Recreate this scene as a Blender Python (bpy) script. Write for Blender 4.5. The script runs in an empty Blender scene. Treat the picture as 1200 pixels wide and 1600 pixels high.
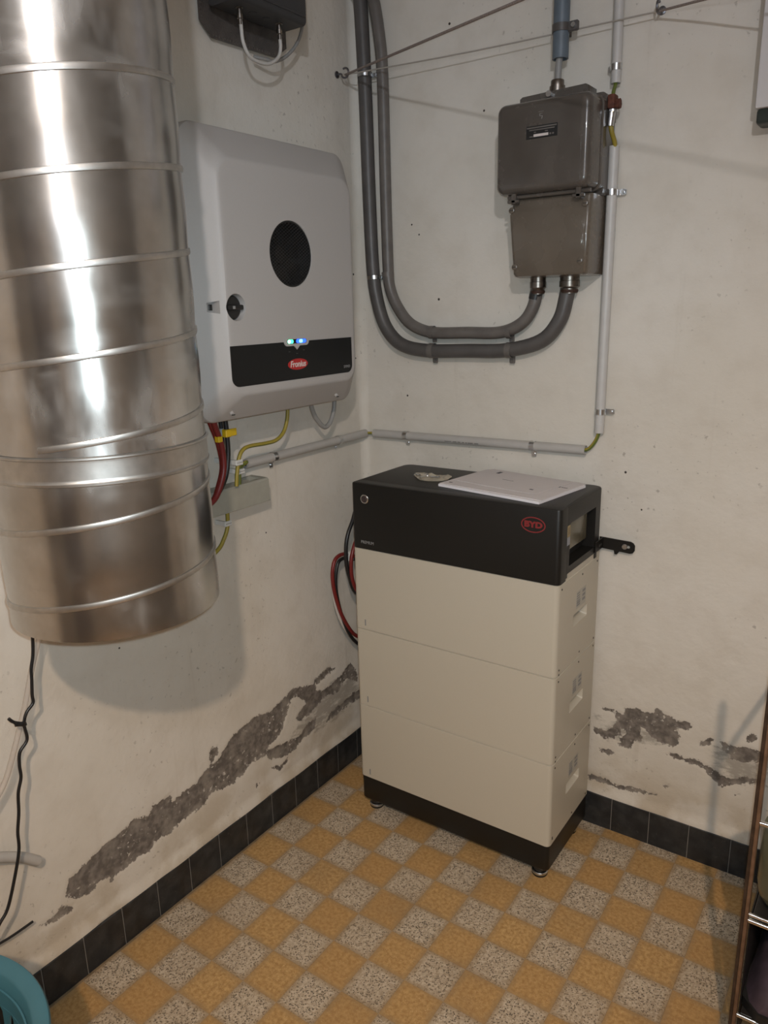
import bpy, bmesh, math, random
from mathutils import Vector, Matrix, noise
random.seed(7)
scene = bpy.context.scene
COL = scene.collection
R3 = math.radians

# ------------------------------------------------------------------ camera
cam_data = bpy.data.cameras.new('camera')
cam = bpy.data.objects.new('camera', cam_data); COL.objects.link(cam)
cam_data.sensor_fit = 'AUTO'; cam_data.sensor_width = 36.0
cam_data.lens = 1196.38 / 1600.0 * 36.0
cam_data.clip_start = 0.02
cam.matrix_world = Matrix(((0.822348, -0.129985, 0.553938, 1.371),
                           (0.568506, 0.227632, -0.79056, -1.861),
                           (-0.023333, 0.965032, 0.26109, 1.434),
                           (0, 0, 0, 1)))
scene.camera = cam

# ------------------------------------------------------------------ world and lights
w = bpy.data.worlds.new('room_air'); scene.world = w; w.use_nodes = True
w.node_tree.nodes['Background'].inputs[0].default_value = (0.55, 0.6, 0.68, 1)
w.node_tree.nodes['Background'].inputs[1].default_value = 0.0

def point(name, loc, energy, color, radius):
    l = bpy.data.lights.new(name, 'POINT'); l.energy = energy; l.color = color; l.shadow_soft_size = radius
    o = bpy.data.objects.new(name, l); COL.objects.link(o); o.location = loc
    return o
BULB = (1.80, -2.45, 2.29)
point('ceiling_bulb', BULB, 53.5, (0.82, 0.89, 1.0), 0.028)                     # the cellar lamp, light through its shade
cl = bpy.data.lights.new('ceiling_lamp_cone', 'SPOT')                          # and the warmer light out of the shade's mouth
cl.energy = 94; cl.color = (1.0, 0.50, 0.03); cl.shadow_soft_size = 0.028; cl.spot_size = R3(178); cl.spot_blend = 1.0
clo = bpy.data.objects.new('ceiling_lamp_cone', cl); COL.objects.link(clo); clo.location = BULB
point('hanging_bulb', (1.13, -1.84, 1.69), 6.6, (0.88, 0.92, 1.0), 0.02)      # a small second bulb in front of it
fl = bpy.data.lights.new('phone_flash', 'SPOT')                                # the flash the picture was taken with
fl.energy = 38.5; fl.color = (0.77, 0.92, 1.0); fl.shadow_soft_size = 0.006
fl.spot_size = R3(96); fl.spot_blend = 0.9
flo = bpy.data.objects.new('phone_flash', fl); COL.objects.link(flo)
flo.matrix_world = cam.matrix_world @ Matrix.Translation((0.012, 0.016, 0.0)) @ Matrix.Rotation(R3(-4), 4, 'X')

vs = scene.view_settings
scene.display_settings.display_device = 'sRGB'
vs.view_transform = 'Standard'; vs.look = 'None'; vs.gamma = 1.0; vs.exposure = 0.0; vs.use_curve_mapping = False

# ------------------------------------------------------------------ materials
MATS = {}
def nodes_of(m):
    m.use_nodes = True
    nt = m.node_tree
    return nt, nt.nodes['Principled BSDF']
def mat(name, base, rough=0.5, metal=0.0, vary=0.0, vscale=20.0, bump=0.0, bscale=60.0, spec=0.5, alpha=1.0,
        trans=0.0, emit=None, estr=0.0, rvary=0.0, coat=0.0):
    if name in MATS: return MATS[name]
    m = bpy.data.materials.new(name); nt, b = nodes_of(m)
    b.inputs['Base Color'].default_value = (*base, 1)
    b.inputs['Roughness'].default_value = rough
    b.inputs['Metallic'].default_value = metal
    b.inputs['Specular IOR Level'].default_value = spec
    b.inputs['Coat Weight'].default_value = coat
    if alpha < 1: b.inputs['Alpha'].default_value = alpha
    if trans: b.inputs['Transmission Weight'].default_value = trans
    if emit:
        b.inputs['Emission Color'].default_value = (*emit, 1); b.inputs['Emission Strength'].default_value = estr
    N, L = nt.nodes, nt.links
    geo = None
    if vary or bump or rvary:
        geo = N.new('ShaderNodeNewGeometry')
    if vary:
        n = N.new('ShaderNodeTexNoise'); n.inputs['Scale'].default_value = vscale; n.inputs['Detail'].default_value = 6
        L.new(geo.outputs['Position'], n.inputs['Vector'])
        mr = N.new('ShaderNodeMapRange'); L.new(n.outputs['Fac'], mr.inputs[0])
        mr.inputs[1].default_value = 0.3; mr.inputs[2].default_value = 0.7
        mr.inputs[3].default_value = 1 - vary; mr.inputs[4].default_value = 1 + vary
        mx = N.new('ShaderNodeVectorMath'); mx.operation = 'SCALE'
        mx.inputs[0].default_value = base; L.new(mr.outputs[0], mx.inputs['Scale'])
        L.new(mx.outputs[0], b.inputs['Base Color'])
        if rvary:
            mr2 = N.new('ShaderNodeMapRange'); L.new(n.outputs['Fac'], mr2.inputs[0])
            mr2.inputs[1].default_value = 0.3; mr2.inputs[2].default_value = 0.7
            mr2.inputs[3].default_value = rough - rvary; mr2.inputs[4].default_value = rough + rvary
            L.new(mr2.outputs[0], b.inputs['Roughness'])
    if bump:
        n2 = N.new('ShaderNodeTexNoise'); n2.inputs['Scale'].default_value = bscale; n2.inputs['Detail'].default_value = 5
        L.new(geo.outputs['Position'], n2.inputs['Vector'])
        bp = N.new('ShaderNodeBump'); bp.inputs['Strength'].default_value = bump; bp.inputs['Distance'].default_value = 0.01
        L.new(n2.outputs['Fac'], bp.inputs['Height']); L.new(bp.outputs[0], b.inputs['Normal'])
    MATS[name] = m
    return m

class G:
    """tiny node-graph helper"""
    def __init__(s, name):
        s.m = bpy.data.materials.new(name); s.nt, s.b = nodes_of(s.m); s.N, s.L = s.nt.nodes, s.nt.links
        s.pos = s.N.new('ShaderNodeNewGeometry').outputs['Position']; MATS[name] = s.m
    def noise(s, scale, detail=5, vec=None, rough=0.55):
        n = s.N.new('ShaderNodeTexNoise'); n.inputs['Scale'].default_value = scale; n.inputs['Detail'].default_value = detail
        n.inputs['Roughness'].default_value = rough
        s.L.new(vec or s.pos, n.inputs['Vector']); return n.outputs['Fac']
    def voronoi(s, scale, out='Distance', vec=None, feature='F1'):
        n = s.N.new('ShaderNodeTexVoronoi'); n.inputs['Scale'].default_value = scale; n.feature = feature
        s.L.new(vec or s.pos, n.inputs['Vector']); return n.outputs[out]
    def ramp(s, v, a, b, lo=0.0, hi=1.0):
        n = s.N.new('ShaderNodeMapRange'); n.interpolation_type = 'SMOOTHSTEP'
        s.L.new(v, n.inputs[0])
        for i, x in ((1, a), (2, b), (3, lo), (4, hi)): n.inputs[i].default_value = x
        return n.outputs[0]
    def math(s, op, a, b=None):
        n = s.N.new('ShaderNodeMath'); n.operation = op
        for i, x in enumerate((a, b)):
            if x is None: continue
            if isinstance(x, (int, float)): n.inputs[i].default_value = x
            else: s.L.new(x, n.inputs[i])
        return n.outputs[0]
    def mix(s, f, a, b):
        n = s.N.new('ShaderNodeMix'); n.data_type = 'RGBA'
        if isinstance(f, (int, float)): n.inputs['Factor'].default_value = f
        else: s.L.new(f, n.inputs['Factor'])
        for k, x in ((6, a), (7, b)):
            if isinstance(x, tuple): n.inputs[k].default_value = (*x, 1)
            else: s.L.new(x, n.inputs[k])
        return n.outputs[2]
    def xyz(s, vec):
        n = s.N.new('ShaderNodeSeparateXYZ'); s.L.new(vec, n.inputs[0]); return n.outputs
    def scale(s, vec, v):
        n = s.N.new('ShaderNodeVectorMath'); n.operation = 'MULTIPLY'; s.L.new(vec, n.inputs[0]); n.inputs[1].default_value = v
        return n.outputs[0]
    def attr(s, name):
        n = s.N.new('ShaderNodeAttribute'); n.attribute_name = name; return n.outputs['Fac']
    def obj_coords(s): return s.N.new('ShaderNodeTexCoord').outputs['Object']
    def rand(s): return s.N.new('ShaderNodeObjectInfo').outputs['Random']
    def bump(s, h, strength=0.3, dist=0.005, prev=None):
        n = s.N.new('ShaderNodeBump'); n.inputs['Strength'].default_value = strength; n.inputs['Distance'].default_value = dist
        s.L.new(h, n.inputs['Height'])
        if prev: s.L.new(prev, n.inputs['Normal'])
        s.L.new(n.outputs[0], s.b.inputs['Normal']); return n.outputs[0]
    def color(s, c): s.L.new(c, s.b.inputs['Base Color'])
    def rough(s, r):
        if isinstance(r, (int, float)): s.b.inputs['Roughness'].default_value = r
        else: s.L.new(r, s.b.inputs['Roughness'])

PAINT = (0.62, 0.575, 0.505)
def plaster(name):
    g = G(name)
    big = g.ramp(g.noise(2.2, 4), 0.35, 0.65)
    mid = g.ramp(g.noise(11, 5), 0.42, 0.72)
    c = g.mix(big, (0.655, 0.615, 0.555), PAINT)
    c = g.mix(g.math('MULTIPLY', mid, 0.30), c, (0.51, 0.455, 0.385))
    # sparse small dirt specks
    sp = g.math('MULTIPLY', g.ramp(g.noise(70, 3), 0.63, 0.70), g.ramp(g.noise(2.6, 4), 0.48, 0.64))
    c = g.mix(g.math('MULTIPLY', sp, 0.55), c, (0.24, 0.21, 0.18))
    # vertical grime runs
    st = g.ramp(g.noise(1.0, 5, g.scale(g.pos, (26, 26, 1.3))), 0.60, 0.80)
    c = g.mix(g.math('MULTIPLY', st, 0.32), c, (0.42, 0.36, 0.29))
    stn = g.ramp(g.math('ADD', g.attr('stain'), g.math('MULTIPLY', g.math('SUBTRACT', g.noise(30, 8, g.scale(g.pos, (0.6, 0.6, 1.5)), rough=0.72), 0.5), 1.5)), 0.72, 1.0)
    stn = g.math('MULTIPLY', stn, g.ramp(g.attr('stain'), 0.0, 0.25))
    c = g.mix(g.math('MULTIPLY', stn, 0.75), c, (0.27, 0.245, 0.21))
    # rising damp dirt low on the wall
    z = g.xyz(g.pos)[2]
    damp = g.math('MULTIPLY', g.ramp(z, 0.30, 0.10), g.ramp(g.noise(9, 6), 0.40, 0.62))
    c = g.mix(g.math('MULTIPLY', damp, 0.55), c, (0.40, 0.32, 0.22))
    # paint flaked off down to the grey render
    pe = g.attr('peel')
    wob = g.math('ADD', g.math('MULTIPLY', g.math('SUBTRACT', g.noise(36, 8, rough=0.72), 0.5), 0.75), g.math('MULTIPLY', g.math('SUBTRACT', g.noise(120, 4), 0.5), 0.28))
    v = g.math('ADD', pe, wob)
    mask = g.ramp(v, 0.475, 0.515)
    fleck = g.math('MULTIPLY', g.ramp(g.noise(85, 5), 0.60, 0.64), g.ramp(g.noise(14, 3), 0.46, 0.60))
    ren = g.mix(g.ramp(g.noise(55, 6), 0.35, 0.7), (0.125, 0.108, 0.095), (0.235, 0.205, 0.180))
    ren = g.mix(g.ramp(g.noise(16, 4), 0.48, 0.68), ren, (0.27, 0.24, 0.205))
    ren = g.mix(g.math('MULTIPLY', fleck, 0.9), ren, (0.58, 0.54, 0.48))
    has = g.ramp(pe, 0.10, 0.28)
    mask = g.math('MULTIPLY', mask, has)
    c = g.mix(mask, c, ren)
    g.color(c)
    g.rough(0.9)
    h = g.math('ADD', g.noise(45, 6), g.math('MULTIPLY', mask, -0.8))
    h = g.math('ADD', h, g.math('MULTIPLY', g.math('MULTIPLY', g.noise(160, 4), mask), 1.2))
    g.bump(h, 0.28, 0.006)
    g.b.inputs['Specular IOR Level'].default_value = 0.25
    return g.m
M_WALL = plaster('painted_plaster')
M_BARE = mat('bare_cellar_render', (0.22, 0.185, 0.15), 0.95, vary=0.25, vscale=6, bump=0.3, bscale=25)
M_DOOR = mat('dark_reflection_door', (0.05, 0.030, 0.018), 0.45, vary=0.3, vscale=14)  # for the added, unseen door that the duct mirrors
M_CEIL = mat('ceiling_paint', (0.58, 0.55, 0.50), 0.9, vary=0.05, vscale=5)

def tile_mat(name, yellow):
    g = G(name)
    p = g.obj_coords(); x, y, z = g.xyz(p)
    d = g.math('MAXIMUM', g.math('ABSOLUTE', x), g.math('ABSOLUTE', y))
    d = g.math('ADD', d, g.math('MULTIPLY', g.math('SUBTRACT', g.noise(48, 5), 0.5), 0.022))
    edge = g.ramp(d, 0.034, 0.0525)
    r = g.rand()
    if yellow:
        c = g.mix(g.ramp(g.noise(120, 5), 0.32, 0.68), (0.35, 0.198, 0.070), (0.53, 0.338, 0.142))
        c = g.mix(g.ramp(g.noise(420, 2), 0.60, 0.72), c, (0.68, 0.50, 0.27))
        c = g.mix(g.math('MULTIPLY', r, 0.40), c, (0.36, 0.195, 0.07))
        c = g.mix(g.math('MULTIPLY', edge, 0.80), c, (0.33, 0.215, 0.105))
    else:
        vc = g.N.new('ShaderNodeSeparateColor'); g.L.new(g.voronoi(290, 'Color'), vc.inputs[0])
        ground = g.mix(vc.outputs[1], (0.360, 0.282, 0.198), (0.59, 0.495, 0.38))
        chip = g.math('MULTIPLY', g.ramp(vc.outputs[0], 0.36, 0.30), g.ramp(g.voronoi(290, 'Distance'), 0.62, 0.45))
        c = g.mix(g.math('MULTIPLY', chip, 0.88), ground, (0.075, 0.058, 0.042))
        c = g.mix(g.math('MULTIPLY', r, 0.22), c, (0.33, 0.24, 0.15))
        c = g.mix(g.math('MULTIPLY', edge, 0.78), c, (0.31, 0.215, 0.120))
    # trodden-in dirt, patchy over the whole floor
    c = g.mix(g.math('MULTIPLY', g.ramp(g.noise(4.5, 6), 0.48, 0.78), 0.35), c, (0.20, 0.14, 0.085))
    g.color(c)
    g.rough(g.ramp(g.noise(14, 5), 0.3, 0.7, 0.42, 0.68))
    g.bump(g.noise(300, 3), 0.10, 0.002)
    g.b.inputs['Specular IOR Level'].default_value = 0.35
    return g.m
M_TY = tile_mat('yellow_terrazzo', True)
M_TG = tile_mat('grey_speckled_terrazzo', False)
M_GROUT = mat('floor_joint', (0.22, 0.155, 0.09), 0.9, vary=0.3, vscale=40)
M_BJOINT = mat('pale_skirting_joint', (0.22, 0.205, 0.185), 0.9)

def skirting():
    g = G('black_skirting_ceramic')
    c = g.mix(g.ramp(g.noise(26, 6), 0.35, 0.75), (0.013, 0.0145, 0.0165), (0.036, 0.037, 0.038))
    c = g.mix(g.math('MULTIPLY', g.ramp(g.noise(120, 5), 0.62, 0.75), 0.5), c, (0.10, 0.09, 0.08))
    g.color(c); g.rough(g.ramp(g.noise(30, 4), 0.3, 0.7, 0.33, 0.6)); g.bump(g.noise(70, 3), 0.08, 0.003)
    return g.m
M_SKIRT = skirting()

def galvanised():
    g = G('galvanised_steel')
    sp = g.voronoi(120, 'Color')
    spv = g.N.new('ShaderNodeSeparateColor'); g.L.new(sp, spv.inputs[0])
    c = g.mix(g.ramp(g.noise(7, 4), 0.35, 0.7), (0.40, 0.385, 0.36), (0.57, 0.555, 0.53))
    c = g.mix(g.math('MULTIPLY', spv.outputs[0], 0.10), c, (0.33, 0.31, 0.29))
    # wiped, cloudy smears running down and across
    sm = g.ramp(g.noise(1.0, 3, g.scale(g.pos, (24, 24, 8)), rough=0.5), 0.35, 0.85)
    sm2 = g.ramp(g.noise(1.0, 3, g.scale(g.pos, (8, 8, 24)), rough=0.5), 0.38, 0.88)
    cloud = g.ramp(g.noise(4.2, 3), 0.42, 0.66)
    smear = g.math('MULTIPLY', g.math('MAXIMUM', sm, sm2), cloud)
    c = g.mix(g.math('MULTIPLY', smear, 0.55), c, (0.74, 0.74, 0.74))
    g.color(c)
    g.b.inputs['Metallic'].default_value = 1.0
    g.rough(g.math('ADD', g.ramp(g.noise(3.5, 3), 0.3, 0.7, 0.165, 0.225), g.math('MULTIPLY', smear, 0.24)))
    dust = g.N.new('ShaderNodeBsdfDiffuse'); dust.inputs[0].default_value = (0.42, 0.41, 0.39, 1)   # thin zinc bloom over the metal
    ms = g.N.new('ShaderNodeMixShader'); g.L.new(g.math('ADD', g.math('MULTIPLY', smear, 0.42), 0.035), ms.inputs[0])
    out_ = next(n for n in g.N if n.type == 'OUTPUT_MATERIAL'); g.L.new(g.b.outputs[0], ms.inputs[1]); g.L.new(dust.outputs[0], ms.inputs[2]); g.L.new(ms.outputs[0], out_.inputs[0])
    g.bump(g.noise(5, 2), 0.05, 0.01)
    return g.m
M_GALV = galvanised()
M_SEAM = mat('matte_galvanised_seam', (0.50, 0.485, 0.46), 0.40, 1.0, vary=0.10, vscale=60)

M_INV = mat('inverter_white_plastic', (0.41, 0.392, 0.378), 0.48, vary=0.015, vscale=300, bump=0.04, bscale=900)
M_INVB = mat('inverter_grey_back', (0.10, 0.10, 0.105), 0.5)
M_PANEL = mat('glossy_black_panel', (0.0065, 0.0072, 0.0078), 0.38, spec=0.3)
M_BLACK = mat('black_plastic', (0.012, 0.012, 0.012), 0.45)
M_RUBBER = mat('black_rubber', (0.01, 0.01, 0.01), 0.7)
M_RED = mat('logo_red', (0.42, 0.018, 0.018), 0.45)
M_REDT = mat('logo_red_print', (0.21, 0.02, 0.022), 0.5)
M_WPRINT = mat('white_print', (0.62, 0.55, 0.52), 0.6)
M_GPRINT = mat('grey_print', (0.25, 0.25, 0.25), 0.6)
M_BATD = mat('battery_charcoal', (0.0125, 0.0114, 0.0100), 0.42, spec=0.3, vary=0.06, vscale=400, bump=0.05, bscale=1200)
M_BATW = mat('battery_cream_white', (0.510, 0.470, 0.390), 0.42, vary=0.012, vscale=300, bump=0.03, bscale=1200)
M_CHROME = mat('chrome', (0.75, 0.74, 0.72), 0.16, 1.0)
M_ZINC = mat('zinc_plate', (0.62, 0.63, 0.64), 0.30, 1.0, vary=0.15, vscale=90)
M_BRASS = mat('aged_brass', (0.225, 0.20, 0.175), 0.36, 1.0, vary=0.3, vscale=70)
M_RUST = mat('rusty_metal', (0.11, 0.036, 0.022), 0.75, 0.2, vary=0.4, vscale=120, bump=0.2)
M_BOX = mat('grey_brown_enamel', (0.084, 0.072, 0.062), 0.25, vary=0.08, vscale=18, bump=0.03, bscale=22, rvary=0.05, coat=0.3)
M_BOXL = mat('brown_enamel', (0.122, 0.100, 0.078), 0.27, vary=0.06, vscale=18, bump=0.03, bscale=22, rvary=0.05, coat=0.3)
M_CONDD = mat('dark_grey_conduit', (0.085, 0.078, 0.074), 0.45, vary=0.12, vscale=30, bump=0.05)
M_CONDM = mat('mid_grey_conduit', (0.125, 0.112, 0.102), 0.45, vary=0.15, vscale=30, bump=0.05)
M_TAPE = mat('black_tape', (0.02, 0.02, 0.02), 0.4)
M_PVC = mat('light_grey_pvc', (0.42, 0.40, 0.375), 0.42, vary=0.04, vscale=30)
M_PVCW = mat('pale_pvc', (0.50, 0.485, 0.465), 0.42, vary=0.04, vscale=30)
M_BLUEP = mat('blue_grey_pipe', (0.115, 0.145, 0.175), 0.45, vary=0.10, vscale=40)
M_TRUNK = mat('trunking_grey', (0.335, 0.325, 0.275), 0.5, vary=0.05, vscale=40)
M_YEL = mat('wire_yellow', (0.30, 0.235, 0.035), 0.45)
M_GRN = mat('wire_green', (0.115, 0.145, 0.025), 0.45)
M_WRED = mat('wire_red', (0.16, 0.014, 0.013), 0.42)
M_WBLK = mat('wire_black', (0.010, 0.010, 0.011), 0.42)
M_WWHT = mat('wire_white', (0.52, 0.50, 0.47), 0.45)
M_WGRY = mat('wire_grey', (0.27, 0.265, 0.255), 0.45)
M_TAGY = mat('yellow_tag', (0.62, 0.42, 0.01), 0.5)
M_CLIP = mat('white_clip', (0.60, 0.60, 0.58), 0.5)
M_ROPE = mat('clothes_line_cord', (0.25, 0.205, 0.18), 0.8, vary=0.3, vscale=400, bump=0.3, bscale=700)
M_HOOK = mat('dark_zinc_hook', (0.22, 0.22, 0.24), 0.35, 1.0)
M_PAPER = mat('white_paper', (0.66, 0.615, 0.61), 0.8, vary=0.02, vscale=20)
M_PAPER2 = mat('cool_white_paper', (0.80, 0.77, 0.79), 0.8)
M_INK = mat('printed_ink', (0.07, 0.07, 0.08), 0.7)
M_BAG = mat('clear_bag', (0.62, 0.55, 0.43), 0.22, alpha=0.66, spec=0.6)
M_TEAL = mat('teal_plastic', (0.052, 0.165, 0.215), 0.42, vary=0.03, vscale=20, bump=0.03)
M_POST = mat('brown_steel_post', (0.052, 0.034, 0.025), 0.38, 0.35, vary=0.35, vscale=60, bump=0.08)
M_POST_LIT = mat('lit_brown_edge', (0.165, 0.100, 0.064), 0.40, 0.35, vary=0.25, vscale=60)  # lit face of the brown post, the light put into its colour
M_OLIVE = mat('olive_glass', (0.14, 0.14, 0.085), 0.22, trans=0.25, vary=0.15, vscale=14)
M_SHOE = mat('dark_purple_fabric', (0.06, 0.042, 0.058), 0.7, vary=0.3, vscale=30, bump=0.15)
M_SHOEP = mat('magenta_lining', (0.12, 0.02, 0.08), 0.8)
M_WHBOX = mat('white_cabinet', (0.60, 0.585, 0.585), 0.5, vary=0.015, vscale=20)
M_DKGRN = mat('dark_green_cover', (0.022, 0.030, 0.026), 0.4)
M_MESHPL = mat('blackened_steel', (0.115, 0.100, 0.090), 0.5, 0.3, vary=0.2, vscale=60, bump=0.2, bscale=300)
M_AMP = mat('charcoal_casting', (0.045, 0.045, 0.047), 0.5, 0.2)
M_CLEAR = mat('translucent_white_tube', (0.56, 0.51, 0.46), 0.35, alpha=0.45)
M_LEDG = mat('green_light', (0.05, 0.6, 0.2), 0.3, emit=(0.05, 0.9, 0.35), estr=3.0)
M_LEDGW = mat('green_light_core', (0.5, 0.9, 0.7), 0.3, emit=(0.45, 1.0, 0.75), estr=5.0)
M_LEDB = mat('blue_light', (0.03, 0.10, 0.7), 0.3, emit=(0.02, 0.09, 1.0), estr=2.6)
M_LEDBW = mat('blue_light_core', (0.3, 0.6, 1.0), 0.3, emit=(0.10, 0.55, 1.0), estr=5.0)
M_GLINT = mat('dark_button', (0.09, 0.07, 0.07), 0.12, 0.6)

# ------------------------------------------------------------------ mesh helpers
def V(*a): return Vector(a)
ORIG = {}
def link(name, me, parent=None, origin=None, **props):
    o = bpy.data.objects.new(name, me); COL.objects.link(o)
    if parent is not None:
        o.parent = parent; ORIG[o.name] = ORIG[parent.name]
    else:
        og = Vector(origin) if origin is not None else Vector((0, 0, 0))
        o.location = og; ORIG[o.name] = og
    for k, v in props.items(): o[k] = v
    return o
def finish(bm, mats, org, smooth=None):
    me = bpy.data.meshes.new('m')
    bmesh.ops.recalc_face_normals(bm, faces=bm.faces)
    if org.length: bmesh.ops.translate(bm, verts=bm.verts, vec=-org)
    bm.to_mesh(me); bm.free()
    for m in (mats if isinstance(mats, (list, tuple)) else [mats]): me.materials.append(m)
    if smooth is not None:
        me.polygons.foreach_set('use_smooth', [True] * len(me.polygons))
        me.set_sharp_from_angle(angle=R3(smooth))
    return me
def thing(name, label, category, origin, group=None):
    o = link(name, None, None, origin, label=label, category=category)
    o.empty_display_size = 0.05
    if group: o['group'] = group
    return o
def part(name, bm, m, parent, smooth=35, label=None, kind=None):
    me = finish(bm, m, ORIG[parent.name], smooth); me.name = name
    o = link(name, me, parent)
    if label: o['label'] = label
    if kind: o['kind'] = kind
    return o
def single(name, bm, m, label, category, origin, smooth=35, group=None):
    me = finish(bm, m, Vector(origin), smooth); me.name = name
    o = link(name, me, None, origin, label=label, category=category)
    if group: o['group'] = group
    return o
def struct(name, bm, m, origin=(0, 0, 0), smooth=None):
    me = finish(bm, m, Vector(origin), smooth); me.name = name
    return link(name, me, None, origin, kind='structure')
def B(): return bmesh.new()

def box(bm, x0, x1, y0, y1, z0, z1, bev=0.0, seg=2, mi=0):
    vs_ = [bm.verts.new(p) for p in ((x0,y0,z0),(x1,y0,z0),(x1,y1,z0),(x0,y1,z0),(x0,y0,z1),(x1,y0,z1),(x1,y1,z1),(x0,y1,z1))]
    fs = [bm.faces.new([vs_[i] for i in q]) for q in ((3,2,1,0),(4,5,6,7),(0,1,5,4),(1,2,6,5),(2,3,7,6),(3,0,4,7))]
    for f_ in fs: f_.material_index = mi
    if bev:
        es = set(e for f_ in fs for e in f_.edges)
        r = bmesh.ops.bevel(bm, geom=list(es), offset=bev, segments=seg, profile=0.5, affect='EDGES')
        for f_ in r['faces']: f_.material_index = mi
    return bm
def loft(bm, secs, cap0=True, cap1=True, mi=0, closed=True):
    rows = [[bm.verts.new(p) for p in s] for s in secs]
    n = len(rows[0])
    for a, b in zip(rows, rows[1:]):
        for i in range(n if closed else n - 1):
            f_ = bm.faces.new((a[i], a[(i+1) % n], b[(i+1) % n], b[i])); f_.material_index = mi
    if cap0: bm.faces.new(rows[0]).material_index = mi
    if cap1: bm.faces.new(list(reversed(rows[-1]))).material_index = mi
    return bm
def rrect(u0, u1, v0, v1, r, n=5):
    """rounded rectangle outline in 2-D; r may be a 4-tuple (u1v1, u0v1, u0v0, u1v0)"""
    rs = r if isinstance(r, (tuple, list)) else (r,) * 4
    out = []
    for k, (cu, cv, su, sv) in enumerate(((u1, v1, -1, -1), (u0, v1, 1, -1), (u0, v0, 1, 1), (u1, v0, -1, 1))):
        rr = max(rs[k], 1e-5)
        for i in range(n + 1):
            a = R3(90 * k + 90 * i / n)
            out.append((cu + su * rr + rr * math.cos(a), cv + sv * rr + rr * math.sin(a)))
    return out
def catmull(pts, n=8):
    pts = [Vector(p) for p in pts]
    if len(pts) < 3 or n <= 1: return pts
    P = [pts[0] * 2 - pts[1]] + pts + [pts[-1] * 2 - pts[-2]]
    out = []
    for i in range(1, len(P) - 2):
        p0, p1, p2, p3 = P[i-1], P[i], P[i+1], P[i+2]
        for k in range(n):
            t = k / n
            out.append(0.5 * ((2*p1) + (p2 - p0)*t + (2*p0 - 5*p1 + 4*p2 - p3)*t*t + (3*p1 - p0 - 3*p2 + p3)*t**3))
    out.append(P[-2]); return out
def tube(bm, pts, r, seg=10, n=8, cap=True, stripe=None, mi=0, inner=None):
    """a swept tube; stripe = set of segment numbers that take material 1"""
    path = catmull(pts, n)
    T = [(path[min(i+1, len(path)-1)] - path[max(i-1, 0)]).normalized() for i in range(len(path))]
    ref = V(0, 0, 1) if abs(T[0].z) < 0.9 else V(1, 0, 0)
    nrm = T[0].cross(ref).normalized()
    rows = []
    for i, p in enumerate(path):
        nrm = (nrm - T[i] * nrm.dot(T[i])).normalized(); bi = T[i].cross(nrm)
        rr = r(i / (len(path) - 1)) if callable(r) else r
        rows.append([p + (nrm * math.cos(2*math.pi*k/seg) + bi * math.sin(2*math.pi*k/seg)) * rr for k in range(seg)])
    vr = [[bm.verts.new(p) for p in row] for row in rows]
    for a, b in zip(vr, vr[1:]):
        for k in range(seg):
            f_ = bm.faces.new((a[k], a[(k+1) % seg], b[(k+1) % seg], b[k]))
            f_.material_index = 1 if stripe and k in stripe else mi
    if cap:
        bm.faces.new(vr[0]).material_index = mi; bm.faces.new(list(reversed(vr[-1]))).material_index = mi
    return bm
def cyl(bm, a, b, r, seg=20, r2=None, mi=0):
    a, b = Vector(a), Vector(b)
    return tube(bm, [a, b], (lambda t: r + ((r2 if r2 is not None else r) - r) * t), seg, 1, True, None, mi)
def lathe(bm, prof, origin, axis='z', seg=28, mi=0):
    """prof: list of (radius, height)"""
    o = Vector(origin); rows = []
    for rad, h in prof:
        row = []
        for k in range(seg):
            a = 2 * math.pi * k / seg; c, s_ = rad * math.cos(a), rad * math.sin(a)
            row.append(o + (V(c, s_, h) if axis == 'z' else V(h, c, s_) if axis == 'x' else V(c, -h, s_)))
        rows.append(row)
    return loft(bm, rows, mi=mi)
def boolean(me_bm, cutter_bms):
    """cut recesses; returns a fresh bmesh"""
    me = bpy.data.meshes.new('tmp'); me_bm.normal_update(); bmesh.ops.recalc_face_normals(me_bm, faces=me_bm.faces); me_bm.to_mesh(me); me_bm.free()
    o = bpy.data.objects.new('tmp', me); COL.objects.link(o); cs = []
    for cb in cutter_bms:
        bmesh.ops.recalc_face_normals(cb, faces=cb.faces)
        cm = bpy.data.meshes.new('cut'); cb.to_mesh(cm); cb.free()
        co = bpy.data.objects.new('cut', cm); COL.objects.link(co); cs.append(co)
        md = o.modifiers.new('b', 'BOOLEAN'); md.operation = 'DIFFERENCE'; md.solver = 'EXACT'; md.object = co
    dg = bpy.context.evaluated_depsgraph_get(); dg.update()
    ev = o.evaluated_get(dg); m2 = ev.to_mesh()
    out = bmesh.new(); out.from_mesh(m2); ev.to_mesh_clear()
    for x in cs + [o]:
        d = x.data; bpy.data.objects.remove(x, do_unlink=True); bpy.data.meshes.remove(d)
    return out
def text_bm(body, size, place, depth=0.0004, bold=0.0, sx=1.0, shear=0.0):
    """lettering as a mesh; place maps (u, v, w) -> world, centred"""
    cu = bpy.data.curves.new('t', 'FONT'); cu.body = body; cu.size = size; cu.align_x = 'CENTER'; cu.align_y = 'CENTER'
    cu.extrude = depth; cu.offset = bold; cu.shear = shear; cu.resolution_u = 3
    o = bpy.data.objects.new('t', cu); COL.objects.link(o)
    dg = bpy.context.evaluated_depsgraph_get(); dg.update()
    ev = o.evaluated_get(dg); m2 = ev.to_mesh()
    bm = bmesh.new(); bm.from_mesh(m2); ev.to_mesh_clear()
    bpy.data.objects.remove(o, do_unlink=True); bpy.data.curves.remove(cu)
    for v in bm.verts: v.co = place(v.co.x * sx, v.co.y, v.co.z)
    return bm
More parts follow.
